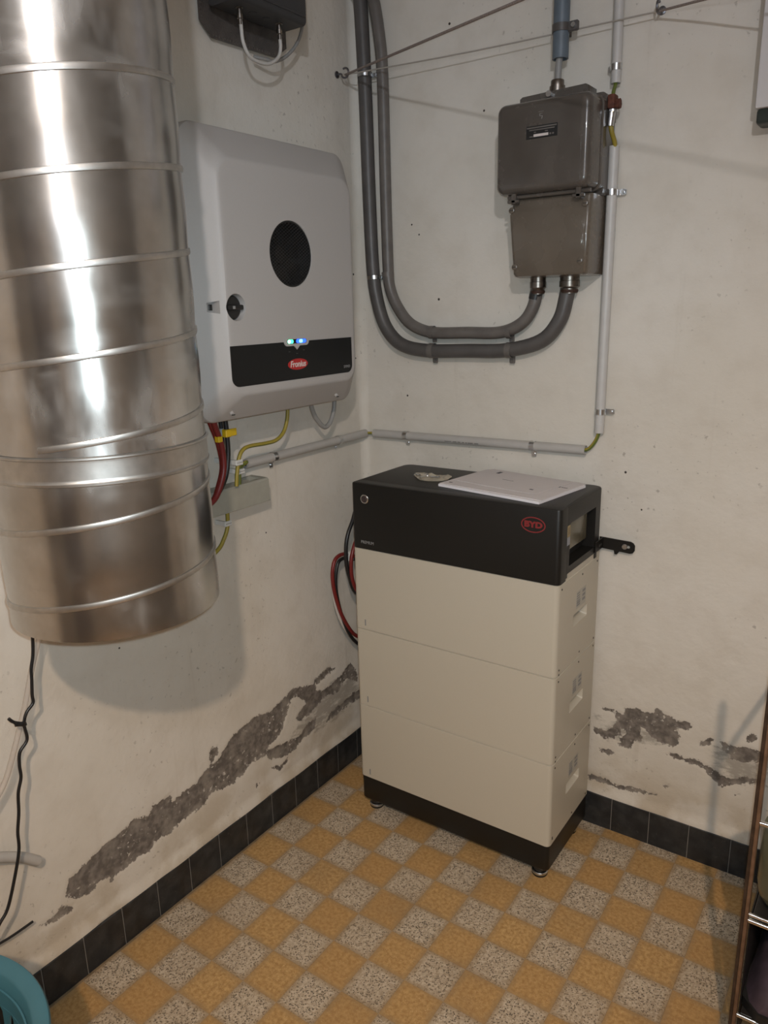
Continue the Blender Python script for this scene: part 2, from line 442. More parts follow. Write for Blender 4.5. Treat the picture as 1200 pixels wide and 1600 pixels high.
PEEL_LEFT = [
 [(-1.134,0.226),(-1.12,0.253),(-1.083,0.261),(-1.035,0.278),(-0.988,0.28),(-0.946,0.292),(-0.906,0.277),(-0.895,0.293),(-0.86,0.293),(-0.839,0.294),(-0.836,0.272),(-0.798,0.277),(-0.759,0.281),(-0.718,0.298),(-0.676,0.305),(-0.644,0.335),(-0.619,0.347),(-0.541,0.36),(-0.472,0.347),(-0.383,0.372),(-0.293,0.348),(-0.274,0.316),(-0.24,0.305),(-0.166,0.317),(-0.112,0.339),(-0.083,0.306),(-0.074,0.256),(-0.13,0.296),(-0.184,0.269),(-0.241,0.286),(-0.299,0.263),(-0.353,0.256),(-0.378,0.273),(-0.357,0.291),(-0.323,0.299),(-0.366,0.343),(-0.399,0.34),(-0.429,0.279),(-0.456,0.255),(-0.506,0.239),(-0.458,0.228),(-0.409,0.217),(-0.357,0.214),(-0.322,0.235),(-0.29,0.234),(-0.304,0.197),(-0.351,0.196),(-0.386,0.18),(-0.449,0.185),(-0.485,0.2),(-0.513,0.222),(-0.542,0.231),(-0.576,0.227),(-0.634,0.206),(-0.716,0.227),(-0.738,0.206),(-0.778,0.205),(-0.816,0.203),(-0.854,0.194),(-0.898,0.198),(-0.918,0.182),(-0.959,0.19),(-1.001,0.187),(-1.026,0.177),(-1.025,0.193),(-1.054,0.201),(-1.079,0.184),(-1.11,0.195),(-1.13,0.211)],
 [(-0.71,0.327),(-0.702,0.349),(-0.682,0.345),(-0.678,0.323),(-0.696,0.312),(-0.706,0.3)],
 [(-0.24,0.195),(-0.217,0.219),(-0.157,0.221),(-0.103,0.227),(-0.047,0.227),(-0.048,0.196),(-0.158,0.201),(-0.204,0.195)],
 [(-0.299,0.356),(-0.257,0.363),(-0.21,0.369),(-0.188,0.351),(-0.237,0.345),(-0.273,0.334)],
 [(-1.171,0.191),(-1.149,0.199),(-1.119,0.187),(-1.117,0.174),(-1.131,0.174),(-1.159,0.177),(-1.202,0.186),(-1.199,0.193)],
 [(-0.563,0.153),(-0.542,0.16),(-0.537,0.152),(-0.557,0.146)],
 [(-0.493,0.179),(-0.452,0.16),(-0.423,0.166),(-0.416,0.156),(-0.459,0.15),(-0.488,0.169)],]
PEEL_BACK = [
 [(0.772,0.364),(0.793,0.367),(0.817,0.365),(0.833,0.356),(0.834,0.383),(0.857,0.387),(0.88,0.384),(0.911,0.39),(0.916,0.401),(0.928,0.399),(0.953,0.391),(0.97,0.383),(0.991,0.39),(1.005,0.382),(0.998,0.367),(0.977,0.366),(0.949,0.367),(0.977,0.357),(0.982,0.336),(0.962,0.339),(0.93,0.329),(0.913,0.317),(0.895,0.33),(0.883,0.346),(0.878,0.325),(0.889,0.296),(0.874,0.297),(0.853,0.267),(0.826,0.264),(0.828,0.282),(0.847,0.315),(0.832,0.316),(0.821,0.293),(0.798,0.272),(0.773,0.277),(0.754,0.288),(0.757,0.299),(0.785,0.298),(0.808,0.312),(0.819,0.339),(0.812,0.357),(0.782,0.357)],
 [(0.889,0.345),(0.91,0.322),(0.937,0.308),(0.965,0.308),(0.98,0.323),(0.976,0.338),(0.951,0.348),(0.917,0.353)],
 [(1.025,0.338),(1.047,0.355),(1.059,0.368),(1.065,0.361),(1.049,0.34),(1.033,0.331)],
 [(1.073,0.363),(1.094,0.358),(1.114,0.359),(1.143,0.365),(1.178,0.365),(1.181,0.336),(1.132,0.322),(1.102,0.32),(1.085,0.342)],
 [(0.95,0.283),(0.972,0.288),(0.999,0.284),(1.023,0.29),(1.043,0.284),(1.064,0.279),(1.086,0.267),(1.107,0.263),(1.136,0.28),(1.175,0.288),(1.176,0.277),(1.128,0.258),(1.104,0.245),(1.084,0.235),(1.055,0.262),(1.032,0.277),(1.0,0.275),(0.967,0.276)],
 [(0.775,0.24),(0.8,0.242),(0.814,0.236),(0.801,0.225),(0.779,0.23)],
 [(0.742,0.145),(0.78,0.152),(0.824,0.14),(0.871,0.155),(0.913,0.153),(0.933,0.151),(0.896,0.142),(0.837,0.131),(0.793,0.136),(0.746,0.134)],
 [(1.129,0.388),(1.144,0.408),(1.157,0.403),(1.156,0.391),(1.137,0.379)],
 [(0.948,0.185),(0.957,0.192),(0.967,0.189),(0.957,0.18)],
 [(1.121,0.226),(1.133,0.234),(1.133,0.227),(1.123,0.224)],]
PIPE1 = [(0.043,-0.03,2.227),(0.052,-0.03,2.196),(0.06,-0.03,1.986),(0.064,-0.03,1.733),(0.07,-0.03,1.537),(0.083,-0.03,1.445),(0.111,-0.03,1.372),(0.162,-0.03,1.326),(0.244,-0.03,1.31),(0.37,-0.03,1.311),(0.485,-0.03,1.314),(0.58,-0.03,1.338),(0.626,-0.03,1.388),(0.642,-0.03,1.445),(0.646,-0.03,1.478)]
PIPE2 = [(0.083,-0.03,2.218),(0.094,-0.03,2.187),(0.108,-0.03,2.112),(0.117,-0.03,2.007),(0.119,-0.03,1.728),(0.122,-0.03,1.535),(0.127,-0.03,1.479),(0.15,-0.03,1.429),(0.193,-0.03,1.382),(0.261,-0.03,1.359),(0.37,-0.03,1.358),(0.468,-0.03,1.359),(0.528,-0.03,1.383),(0.558,-0.03,1.427),(0.565,-0.03,1.479)]
GYW1 = [(0.07,-0.414,1.201),(0.07,-0.42,1.161),(0.07,-0.437,1.13),(0.07,-0.465,1.115),(0.07,-0.504,1.113),(0.07,-0.555,1.115),(0.07,-0.581,1.11),(0.07,-0.596,1.092),(0.07,-0.606,1.057),(0.07,-0.611,1.027)]
GYW2 = [(0.045,-0.547,1.072),(0.045,-0.562,1.067),(0.045,-0.572,1.056),(0.045,-0.578,1.017)]
GYW3 = [(0.03,-0.609,0.974),(0.03,-0.61,0.937),(0.03,-0.615,0.914),(0.03,-0.628,0.893),(0.03,-0.647,0.874)]
RED1 = [(0.07,-0.681,1.196),(0.07,-0.672,1.173),(0.07,-0.66,1.142),(0.07,-0.652,1.103),(0.07,-0.653,1.074),(0.07,-0.667,1.041),(0.07,-0.686,1.012)]
RED2 = [(0.09,-0.686,1.198),(0.09,-0.679,1.173),(0.09,-0.669,1.145),(0.09,-0.664,1.112),(0.09,-0.666,1.078),(0.09,-0.679,1.046),(0.09,-0.7,1.018)]
BLK1 = [(0.06,-0.637,1.194),(0.06,-0.635,1.17),(0.06,-0.635,1.137),(0.06,-0.636,1.107),(0.06,-0.641,1.063)]
BLK2 = [(0.08,-0.64,1.198),(0.08,-0.638,1.154),(0.08,-0.639,1.11),(0.08,-0.649,1.066),(0.08,-0.666,1.039),(0.08,-0.691,1.016)]
LOOP = [(0.07,-0.329,1.205),(0.07,-0.319,1.17),(0.07,-0.302,1.144),(0.07,-0.274,1.121),(0.07,-0.249,1.13),(0.07,-0.23,1.162),(0.07,-0.225,1.2)]
BB1 = [(0.1,-0.174,0.884),(0.1,-0.204,0.844),(0.1,-0.227,0.812),(0.1,-0.238,0.777),(0.1,-0.238,0.729),(0.1,-0.228,0.688),(0.1,-0.201,0.63)]
BRED1 = [(0.11,-0.193,0.795),(0.11,-0.219,0.764),(0.11,-0.23,0.729),(0.11,-0.227,0.68),(0.11,-0.201,0.632)]
BRED2 = [(0.07,-0.18,0.731),(0.07,-0.216,0.745),(0.07,-0.246,0.742),(0.07,-0.262,0.722),(0.07,-0.267,0.685),(0.07,-0.258,0.633),(0.07,-0.233,0.565),(0.07,-0.193,0.5),(0.07,-0.156,0.465)]
BWHT = [(0.06,-0.192,0.725),(0.06,-0.228,0.723),(0.06,-0.245,0.686),(0.06,-0.254,0.649),(0.06,-0.243,0.586),(0.06,-0.21,0.514),(0.06,-0.157,0.448)]
BBLK3 = [(0.065,-0.186,0.724),(0.065,-0.219,0.729),(0.065,-0.238,0.714),(0.065,-0.248,0.658),(0.065,-0.234,0.584),(0.065,-0.202,0.502),(0.065,-0.151,0.438)]
BLKC = [(0.07,-1.156,0.864),(0.07,-1.161,0.82),(0.07,-1.169,0.791),(0.07,-1.171,0.772),(0.07,-1.175,0.74),(0.07,-1.176,0.723),(0.07,-1.191,0.71),(0.07,-1.199,0.689),(0.07,-1.198,0.657),(0.07,-1.215,0.639),(0.07,-1.22,0.614),(0.07,-1.221,0.588),(0.07,-1.231,0.559),(0.07,-1.236,0.52),(0.07,-1.244,0.482),(0.07,-1.248,0.442),(0.07,-1.268,0.383),(0.07,-1.287,0.339),(0.07,-1.303,0.322),(0.07,-1.321,0.304)]
WTUBE = [(0.05,-1.129,0.849),(0.05,-1.141,0.82),(0.05,-1.157,0.781),(0.05,-1.18,0.717),(0.05,-1.197,0.677),(0.05,-1.224,0.617),(0.05,-1.242,0.583),(0.05,-1.264,0.557)]
BLK4 = [(0.02,-1.304,0.236),(0.02,-1.265,0.232),(0.02,-1.221,0.232)]
COAX1 = [(0.075,-0.503,2.04),(0.075,-0.501,2.019),(0.075,-0.498,1.989),(0.075,-0.481,1.965),(0.075,-0.448,1.959),(0.075,-0.416,1.964),(0.075,-0.387,1.982),(0.075,-0.377,2.004),(0.075,-0.376,2.03)]
COAX2 = [(0.045,-0.252,2.152),(0.045,-0.255,2.111),(0.045,-0.265,2.068),(0.045,-0.289,2.033),(0.045,-0.325,2.003),(0.045,-0.365,1.984),(0.045,-0.393,1.982)]

# ------------------------------------------------------------------ the room
import numpy as np
def peel_value(U, Z, polys, soft=0.05):
    """+inside / -outside distance to the flaked outlines, as 0..1 around 0.5"""
    best = np.full(U.shape, -1.0)
    for poly in polys:
        P = np.array(poly); Q = np.roll(P, -1, axis=0)
        dmin = np.full(U.shape, 9.0); inside = np.zeros(U.shape, bool)
        for (ax, ay), (bx_, by_) in zip(P, Q):
            ex, ey = bx_ - ax, by_ - ay
            t = np.clip(((U - ax) * ex + (Z - ay) * ey) / (ex * ex + ey * ey + 1e-12), 0, 1)
            dmin = np.minimum(dmin, np.hypot(U - ax - t * ex, Z - ay - t * ey))
            cond = ((ay > Z) != (by_ > Z)) & (U < (bx_ - ax) * (Z - ay) / ((by_ - ay) if by_ != ay else 1e-9) + ax)
            inside ^= cond
        best = np.maximum(best, np.where(inside, dmin, -dmin))
    return np.clip(0.5 + best / soft, 0, 1)
def wall(name, place, u0, u1, ug0, ug1, zg, H, polys, stains, extra=None, step=0.005):
    bm = B(); lay = bm.verts.layers.float.new('peel'); lay2 = bm.verts.layers.float.new('stain')
    nu = int(round((ug1 - ug0) / step)); nz = int(round(zg / step))
    us = np.linspace(ug0, ug1, nu + 1); zs = np.linspace(0, zg, nz + 1)
    UU, ZZ = np.meshgrid(us, zs); PV = peel_value(UU, ZZ, polys); SV = peel_value(UU, ZZ, stains, 0.12)
    grid = []
    for j in range(nz + 1):
        row = []
        for i in range(nu + 1):
            u, z = float(us[i]), float(zs[j]); pv = float(PV[j, i])
            d = -0.0022 * min(1, max(0, (pv - 0.4) / 0.25))
            if 0.098 <= z <= 0.135:                              # plaster lip over the skirting tiles
                k = 1 - (z - 0.098) / 0.037
                d += 0.0095 * (k * k * (3 - 2 * k)) * (0.85 + 0.3 * noise.noise(V(u * 9, z * 9, 3)))
            d += 0.0012 * noise.noise(V(u * 14, z * 14, 1.7)) if 0.02 < z < zg - 0.02 and ug0 + 0.02 < u < ug1 - 0.02 else 0
            v = bm.verts.new(place(u, d, z)); v[lay] = pv; v[lay2] = float(SV[j, i]); row.append(v)
        grid.append(row)
    for j in range(nz):
        for i in range(nu): bm.faces.new((grid[j][i], grid[j][i+1], grid[j+1][i+1], grid[j+1][i]))
    for (a, b, c, d_) in ((u0, ug0, 0, H), (ug1, u1, 0, H), (ug0, ug1, zg, H)):
        if b - a > 1e-6: bm.faces.new([bm.verts.new(place(*q)) for q in ((a, 0, c), (b, 0, c), (b, 0, d_), (a, 0, d_))])
    if extra: extra(bm)
    return bm
H = 2.60
XR, YF = 2.95, -3.75
STAIN_LEFT = [[(-.48, .20), (-.30, .34), (-.05, .34), (-.03, .16), (-.25, .15)], [(-1.35, .17), (-1.15, .18), (-1.12, .13), (-1.35, .12)]]
STAIN_BACK = [[(1.02, .34), (1.10, .39), (1.22, .37), (1.22, .24), (1.10, .22), (1.03, .27)], [(.73, .36), (.82, .37), (.99, .37), (.96, .27), (.76, .24)], [(.70, .17), (1.02, .15), (1.15, .13), (1.15, .11), (.70, .11)]]
wl = struct('wall_left', wall('wall_left', lambda u, d, z: (d, u, z), YF, 0.0, -1.45, 0.0, 0.6, H, PEEL_LEFT, STAIN_LEFT), M_WALL, smooth=60)
def cove(bm):
    r = 0.022; pr_ = [(r - r * math.cos(R3(a)), -r + r * math.sin(R3(a))) for a in range(0, 91, 15)]
    loft(bm, [[(x, y, z) for x, y in pr_] for z in (0.0, H)], False, False, closed=False)
wb = struct('wall_back', wall('wall_back', lambda u, d, z: (u, -d, z), 0.0, XR, 0.6, 1.5, 0.6, H, PEEL_BACK, STAIN_BACK, cove), M_WALL, smooth=60)
for nm, q in (('wall_right', ((XR, 0, 0), (XR, YF, 0), (XR, YF, H), (XR, 0, H))), ('wall_front', ((0, YF, 0), (XR, YF, 0), (XR, YF, H), (0, YF, H)))):
    bm = B(); bm.faces.new([bm.verts.new(p) for p in q]); struct(nm, bm, M_BARE)
bm = B(); bm.faces.new([bm.verts.new(p) for p in ((0, 0, H), (XR, 0, H), (XR, YF, H), (0, YF, H))]); struct('ceiling', bm, M_CEIL)

bm = B(); box(bm, 0.75, 1.62, YF + .001, YF + .045, 0, 2.02, .004, 1); dr = struct('reflection_door_1', bm, M_DOOR)  # unseen door, added to give the duct dark stripes to reflect
for z0, z1 in ((.18, .92), (1.08, 1.86)):
    bm = B(); box(bm, .89, 1.48, YF + .044, YF + .056, z0, z1, .006, 1); part('added_door_panel', bm, M_DOOR, dr)
bm = B(); cyl(bm, (1.54, YF + .044, 1.02), (1.54, YF + .09, 1.02), .009, 12); cyl(bm, (1.54, YF + .088, 1.02), (1.43, YF + .088, 1.02), .008, 12); part('added_door_handle', bm, M_ZINC, dr)
for wpar, pts in ((wb, ((.398, 1.891), (.182, 1.642), (.266, 1.445), (.205, 1.615), (.30, 2.10), (.16, 1.18), (.845, .93), (.80, 1.02))), (wl, ((-.030, 1.285), (-.028, 1.52), (-.45, .86), (-.93, .72), (-.72, .79)))):
    for u, z in pts:
        bm = B(); r_ = random.uniform(.0022, .0042)
        if wpar is wb: lathe(bm, [(r_, .0002), (r_ * .7, .0010), (.0005, .0011)], (u, 0, z), 'y', 8)
        else: lathe(bm, [(r_, .0002), (r_ * .7, .0010), (.0005, .0011)], (0, u, z), 'x', 8)
        part('nail_hole', bm, mat('dark_hole_plug', (0.05, 0.04, 0.035), 0.9), wpar)  # dark plug, the shade inside the hole put into its colour
# floor: a bed with 10 cm terrazzo squares
bm = B(); box(bm, 0, XR, YF, 0, -0.05, -0.0022); floor = struct('floor', bm, M_GROUT)
PIT, GX, GY = 0.09886, 0.6084, -0.6397
def tile_mesh(mtl, y1=None):
    h = PIT / 2 - 0.0001
    bm = B(); box(bm, -h, h, -h, h if y1 is None else y1, -0.010, 0.0, 0.0)
    es = [e for e in bm.edges if all(abs(v.co.z) < 1e-6 for v in e.verts)]
    bmesh.ops.bevel(bm, geom=es, offset=0.00015, segments=1, affect='EDGES')
    return finish(bm, mtl, V(0, 0, 0), None)
TM = {}
for j in range(-9, 7):
    for i in range(-6, 8):
        yel = (i + j) % 2 == 0; cut = j == 6
        key = (yel, cut)
        if key not in TM:
            cy = GY + (j + .5) * PIT
            TM[key] = tile_mesh(M_TY if yel else M_TG, (-0.0005 - cy) if cut else None); TM[key].name = 'tile'
        o = bpy.data.objects.new('tile', TM[key]); COL.objects.link(o); o.parent = floor
        o.location = (GX + (i + .5) * PIT, GY + (j + .5) * PIT, random.uniform(-0.0004, 0.0002))
bm = B()
for j in range(-32, 7):
    for i in range(-6, 24):
        if -9 <= j <= 6 and -6 <= i <= 7: continue
        x0, y0 = GX + i * PIT + .0004, GY + j * PIT + .0004; x1, y1 = x0 + PIT - .0008, min(y0 + PIT - .0008, -0.0005)
        if x1 > XR or y0 < YF: continue
        bm.faces.new([bm.verts.new(p) for p in ((x0, y0, 0), (x1, y0, 0), (x1, y1, 0), (x0, y1, 0))]).material_index = 0 if (i + j) % 2 == 0 else 1
o = part('tile_field', bm, [M_TY, M_TG], floor, smooth=None, kind='stuff')

# skirting tiles
bm = B(); box(bm, 0.0005, 0.0088, YF, 0, 0, 0.0985); bl = struct('baseboard_left', bm, M_BJOINT)
bm = B(); box(bm, 0.0, XR, -0.0088, -0.0005, 0, 0.0985); bb = struct('baseboard_back', bm, M_BJOINT)
def skirt(parent, along_y, a, b):
    bm = B(); g_ = 0.0008
    if along_y: box(bm, 0.001, 0.0102, a + g_, b - g_, 0.0005, 0.0995, 0.0012, 1)
    else: box(bm, a + g_, b - g_, -0.0102, -0.001, 0.0005, 0.0995, 0.0012, 1)
    part('skirting_tile', bm, M_SKIRT, parent, smooth=None)
ys = [-1.115 + 0.1012 * k for k in range(-12, 12)]
ys = [y for y in ys if y < -0.01] + [-0.011]
for a, b in zip(ys, ys[1:]): skirt(bl, True, a, b)
xs = [0.011] + [0.82 + 0.1022 * k for k in range(-8, 12) if 0.82 + 0.1022 * k > 0.03]
for a, b in zip(xs, xs[1:]): skirt(bb, False, a, b)

# ------------------------------------------------------------------ spiral duct
def duct():
    r0, cx, cy, zb, zt = 0.1590, 0.351, -1.158, 0.982, H
    t = thing('spiral_duct', 'wide galvanised spiral ventilation duct hanging open-ended in front of the wall', 'duct', (cx, cy, zb))
    def surf(z0, z1, rad, seam=True, nz=None, inner=True):
        bm = B(); nt = 120; nz = nz or int((z1 - z0) / 0.008)
        rows = []
        for k in range(nz + 1):
            z = z0 + (z1 - z0) * k / nz; row = []
            for i in range(nt):
                th = 2 * math.pi * i / nt - math.pi
                ph = (z - 1.729 - 0.1130 * (th / (2 * math.pi)) + 0.0565) % 0.1130 - 0.0565
                r = rad - 0.0006 * math.cos(2 * math.pi * ph / 0.113)
                row.append((cx + r * math.cos(th) - 0.013 * (z - zb), cy + r * math.sin(th) + 0.007 * (z - zb), z))
            rows.append(row)
        if inner:
            for z in (z1, z0):
                rows.append([(cx + (rad - .003) * math.cos(2*math.pi*i/nt - math.pi) - 0.013 * (z - zb), cy + (rad - .003) * math.sin(2*math.pi*i/nt - math.pi) + 0.007 * (z - zb), z) for i in range(nt)])
            rows.append(rows[0])
        loft(bm, rows, False, False)
        bmesh.ops.remove_doubles(bm, verts=bm.verts, dist=1e-6)
        return bm
    part('duct_section', surf(1.238, zt, r0), M_GALV, t, 50)
    part('duct_section', surf(zb, 1.216, r0), M_GALV, t, 50)
    # the rolled lock seam winding round each section
    def seam(z0, z1, sec):
        bm = B(); rows = []; dth = 2 * math.pi / 96
        k0 = math.ceil((z0 + .006 - 1.729) / .113 * 96); k1 = math.floor((z1 - .006 - 1.729) / .113 * 96)
        for k in range(k0, k1 + 1):
            th = k * dth; zc = 1.729 + .113 * k / 96; row = []
            for dz, dr in ((-.0050, -.0014), (-.0040, .0012), (-.0022, .0017), (.0022, .0017), (.0040, .0012), (.0050, -.0014)):
                z = zc + dz; r = r0 + dr
                row.append((cx + r * math.cos(th) - 0.013 * (z - zb), cy + r * math.sin(th) + 0.007 * (z - zb), z))
            rows.append(row)
        loft(bm, rows, True, True); part('lock_seam', bm, M_SEAM, sec, 40)
    secs_ = [c for c in t.children]
    seam(1.250, zt, secs_[0]); seam(zb, 1.204, secs_[1])
    # the sleeve that joins them, with its two beads
    bm = B(); nt = 144; rows = []
    for z, dr in ((1.206, .0012), (1.2075, .0030), (1.2105, .0032), (1.212, .0018), (1.216, .0016), (1.226, .0020), (1.238, .0016), (1.2415, .0020), (1.243, .0042), (1.2455, .0042), (1.247, .0010)):
        rows.append([(cx + (r0 + dr) * math.cos(2*math.pi*i/nt) - 0.013 * (z - zb), cy + (r0 + dr) * math.sin(2*math.pi*i/nt) + 0.007 * (z - zb), z) for i in range(nt)])
    loft(bm, rows, False, False)
    part('coupling_sleeve', bm, M_SEAM, t, 40)
duct()

# ------------------------------------------------------------------ inverter on the left wall
def inverter():
    t = thing('inverter', 'white solar inverter with black control strip and round fan grille on the left wall', 'inverter', (0.0, -0.5, 1.2))
    Y0, Y1, Z0, Z1 = -0.762, -0.236, 1.197, 1.790
    sec = lambda x, dy, dzt, dzb, r: [(x, a, b) for a, b in rrect(Y0 + dy, Y1 - dy, Z0 + dzb, Z1 - dzt, r, 8)]
    bm = B(); loft(bm, [sec(0.012, .03, .03, .03, .03), sec(0.085, .012, .012, .012, .035)])
    part('rear_housing', bm, M_INVB, t)
    bm = B()
    prof = [(0.082, .003, .003, .003), (0.088, 0, 0, 0), (0.132, 0, 0, 0), (0.1365, .0012, .0014, .0014), (0.1390, .0035, .0040, .0040),
            (0.1855, .0450, .064, .054), (0.1882, .0480, .0672, .0572), (0.1892, .0515, .071, .061), (0.1896, .058, .078, .068)]
    loft(bm, [sec(x, a, b, c, 0.040) for x, a, b, c in prof])
    fy, fz, fr = -0.508, 1.547, 0.0700
    c1 = B(); lathe(c1, [(fr, 0.150), (fr, 0.1885), (fr + .003, 0.200)], (0, fy, fz), 'x', 48)
    dy, dz = -0.688, 1.436
    c2 = B(); lathe(c2, [(0.026, 0.170), (0.027, 0.1885), (0.031, 0.200)], (0, dy, dz), 'x', 40)
    c3 = B(); loft(c3, [[(0.155, -0.741, 1.446), (0.155, -0.741, 1.428), (0.155, -0.7235, 1.424), (0.155, -0.7235, 1.450)],
                        [(0.21, -0.741, 1.446), (0.21, -0.741, 1.428), (0.21, -0.7235, 1.424), (0.21, -0.7235, 1.450)]])
    bm = boolean(bm, [c1, c2, c3])
    part('front_cover', bm, M_INV, t, 30)
    bm = B(); box(bm, 0.1545, 0.158, -0.734, -0.7245, 1.431, 1.443, 0.001, 1); part('latch_slot', bm, M_BLACK, t)
    # fan behind a fine wire grille
    bm = B(); lathe(bm, [(fr - .0004, 0.1502), (fr - .0004, 0.1875), (fr - .0035, 0.1875), (fr - .0040, 0.1530), (0.001, 0.1530)], (0, fy, fz), 'x', 40); well = part('fan_well', bm, M_BLACK, t)
    bm = B(); lathe(bm, [(0.021, 0.152), (0.020, 0.160), (0.016, 0.162)], (0, fy, fz), 'x', 24); hub = part('fan_hub', bm, M_BATD, well)
    for k in range(7):
        a = 2 * math.pi * k / 7; bm = B(); rows = []
        for rr in (0.019, 0.035, 0.050, 0.066):
            r_ = []
            for s_ in (-1, 1):
                aa = a + s_ * (0.33) + rr * 4
                for th_ in (0.0006, -0.0006):
                    r_.append((0.156 + s_ * 0.0035 + th_, fy + rr * math.cos(aa), fz + rr * math.sin(aa)))
            rows.append([r_[0], r_[2], r_[3], r_[1]])
        loft(bm, rows); part('fan_blade', bm, M_BATD, well)
    bm = B(); st = 0.0060
    for sgn in (1, -1):
        for k in range(-14, 15):
            c = k * st; half = math.sqrt(max(0, (fr - .001) ** 2 - c * c))
            if half < .004: continue
            a = R3(32 * sgn); d = V(0, math.cos(a), math.sin(a)); n_ = V(0, -math.sin(a), math.cos(a))
            p = V(0.1865, fy, fz) + n_ * c
            cyl(bm, p - d * half, p + d * half, 0.0004, 4)
    part('fan_grille', bm, mat('grille_wire', (0.035, 0.035, 0.036), 0.5), t, kind='stuff')
    # isolator switch
    bm = B(); lathe(bm, [(0.0245, 0.1715), (0.0245, 0.177), (0.022, 0.179)], (0, dy, dz), 'x', 36); sw = part('rotary_switch', bm, M_BLACK, t)
    bm = B(); box(bm, 0.178, 0.1895, dy - 0.0225, dy + 0.0225, dz - 0.0055, dz + 0.0055, 0.003, 2); part('switch_grip', bm, M_BLACK, sw)
    bm = B(); box(bm, 0.1893, 0.1897, dy - 0.010, dy - 0.003, dz - 0.003, dz + 0.003); part('switch_mark', bm, M_GPRINT, sw)
    # black strip
    py0, py1, pz0, pz1 = -0.7140, -0.3000, 1.2735, 1.3585
    o2 = rrect(py0, py1, pz0, pz1, (0.001, 0.001, 0.019, 0.019), 8)
    bm = B(); loft(bm, [[(x, a, b) for a, b in o2] for x in (0.1885, 0.1904)]); pan = part('control_strip', bm, M_PANEL, t, 30)
    # indicator bar: pill with a point underneath
    ly, lz = -0.508, 1.3590
    def pill(x0, x1, hw, hh, yy=0.0, point=0.0):
        pts = []
        for a, b in rrect(ly + yy - hw, ly + yy + hw, lz - hh, lz + hh, hh * .98, 8): pts.append((a, b))
        if point:
            i = next(k for k in range(len(pts)) if pts[k][1] < lz - hh * .99 and pts[k][0] > ly)
            pts[i:i] = [(ly + yy - point * 1.2, lz - hh), (ly + yy, lz - hh - point), (ly + yy + point * 1.2, lz - hh)]
        return [[(x, a, b) for a, b in pts] for x in (x0, x1)]
    bm = B(); loft(bm, pill(0.1888, 0.1925, 0.0420, 0.0100, 0, 0.0085)); bar = part('indicator_surround', bm, M_INV, t, 40)
    bm = B(); loft(bm, pill(0.1924, 0.1931, 0.0330, 0.0048)); part('indicator_slot', bm, M_PANEL, bar)
    for nm_, mm, yy, hw, hh, x in (('green_lamp', M_LEDG, -0.0225, 0.0095, 0.0044, .1930), ('green_core', M_LEDGW, -0.0275, 0.0045, 0.0036, .1934),
                              ('blue_lamp', M_LEDB, 0.0140, 0.0170, 0.0044, .1930), ('blue_core', M_LEDBW, 0.0125, 0.0058, 0.0036, .1934)):
        bm = B(); loft(bm, pill(x, x + .0006, hw, hh, yy)); part(nm_, bm, mm, bar)
    # logo oval with lettering
    gy, gz = -0.506, 1.3075
    bm = B(); loft(bm, [[(x, gy + 0.0345 * math.cos(2*math.pi*k/40), gz + 0.0125 * math.sin(2*math.pi*k/40)) for k in range(40)] for x in (0.1903, 0.1908)])
    lg = part('logo_oval', bm, M_RED, pan)
    part('lettering', text_bm('Fronius', 0.0195, lambda u, v, w_: V(0.1910 + w_, gy + u, gz + v), bold=0.0004, sx=0.92, shear=0.2), M_WPRINT, lg, None)
    part('lettering', text_bm('SYMO', 0.0095, lambda u, v, w_: V(0.1906 + w_, -0.322 + u, 1.2880 + v), sx=1.0), M_GPRINT, pan, None)
    for yy, zz in ((-0.533, 1.3365), (-0.507, 1.3315), (-0.483, 1.3380)):
        bm = B(); box(bm, 0.1903, 0.1906, yy - .003, yy + .003, zz - .0006, zz + .0006); part('strip_symbol', bm, M_CONDD, pan)
    # cover screws in the lower chamfer
    for yy in (-0.690, -0.325):
        bm = B(); cyl(bm, (0.1540, yy, 1.2165), (0.1592, yy - .001, 1.2128), 0.0046, 16); sc = part('cover_screw', bm, M_INV, t)
        bm = B(); box(bm, 0.1585, 0.1606, yy - .0045, yy + .0045, 1.2110, 1.2130); part('screw_slot', bm, M_BLACK, sc)
inverter()

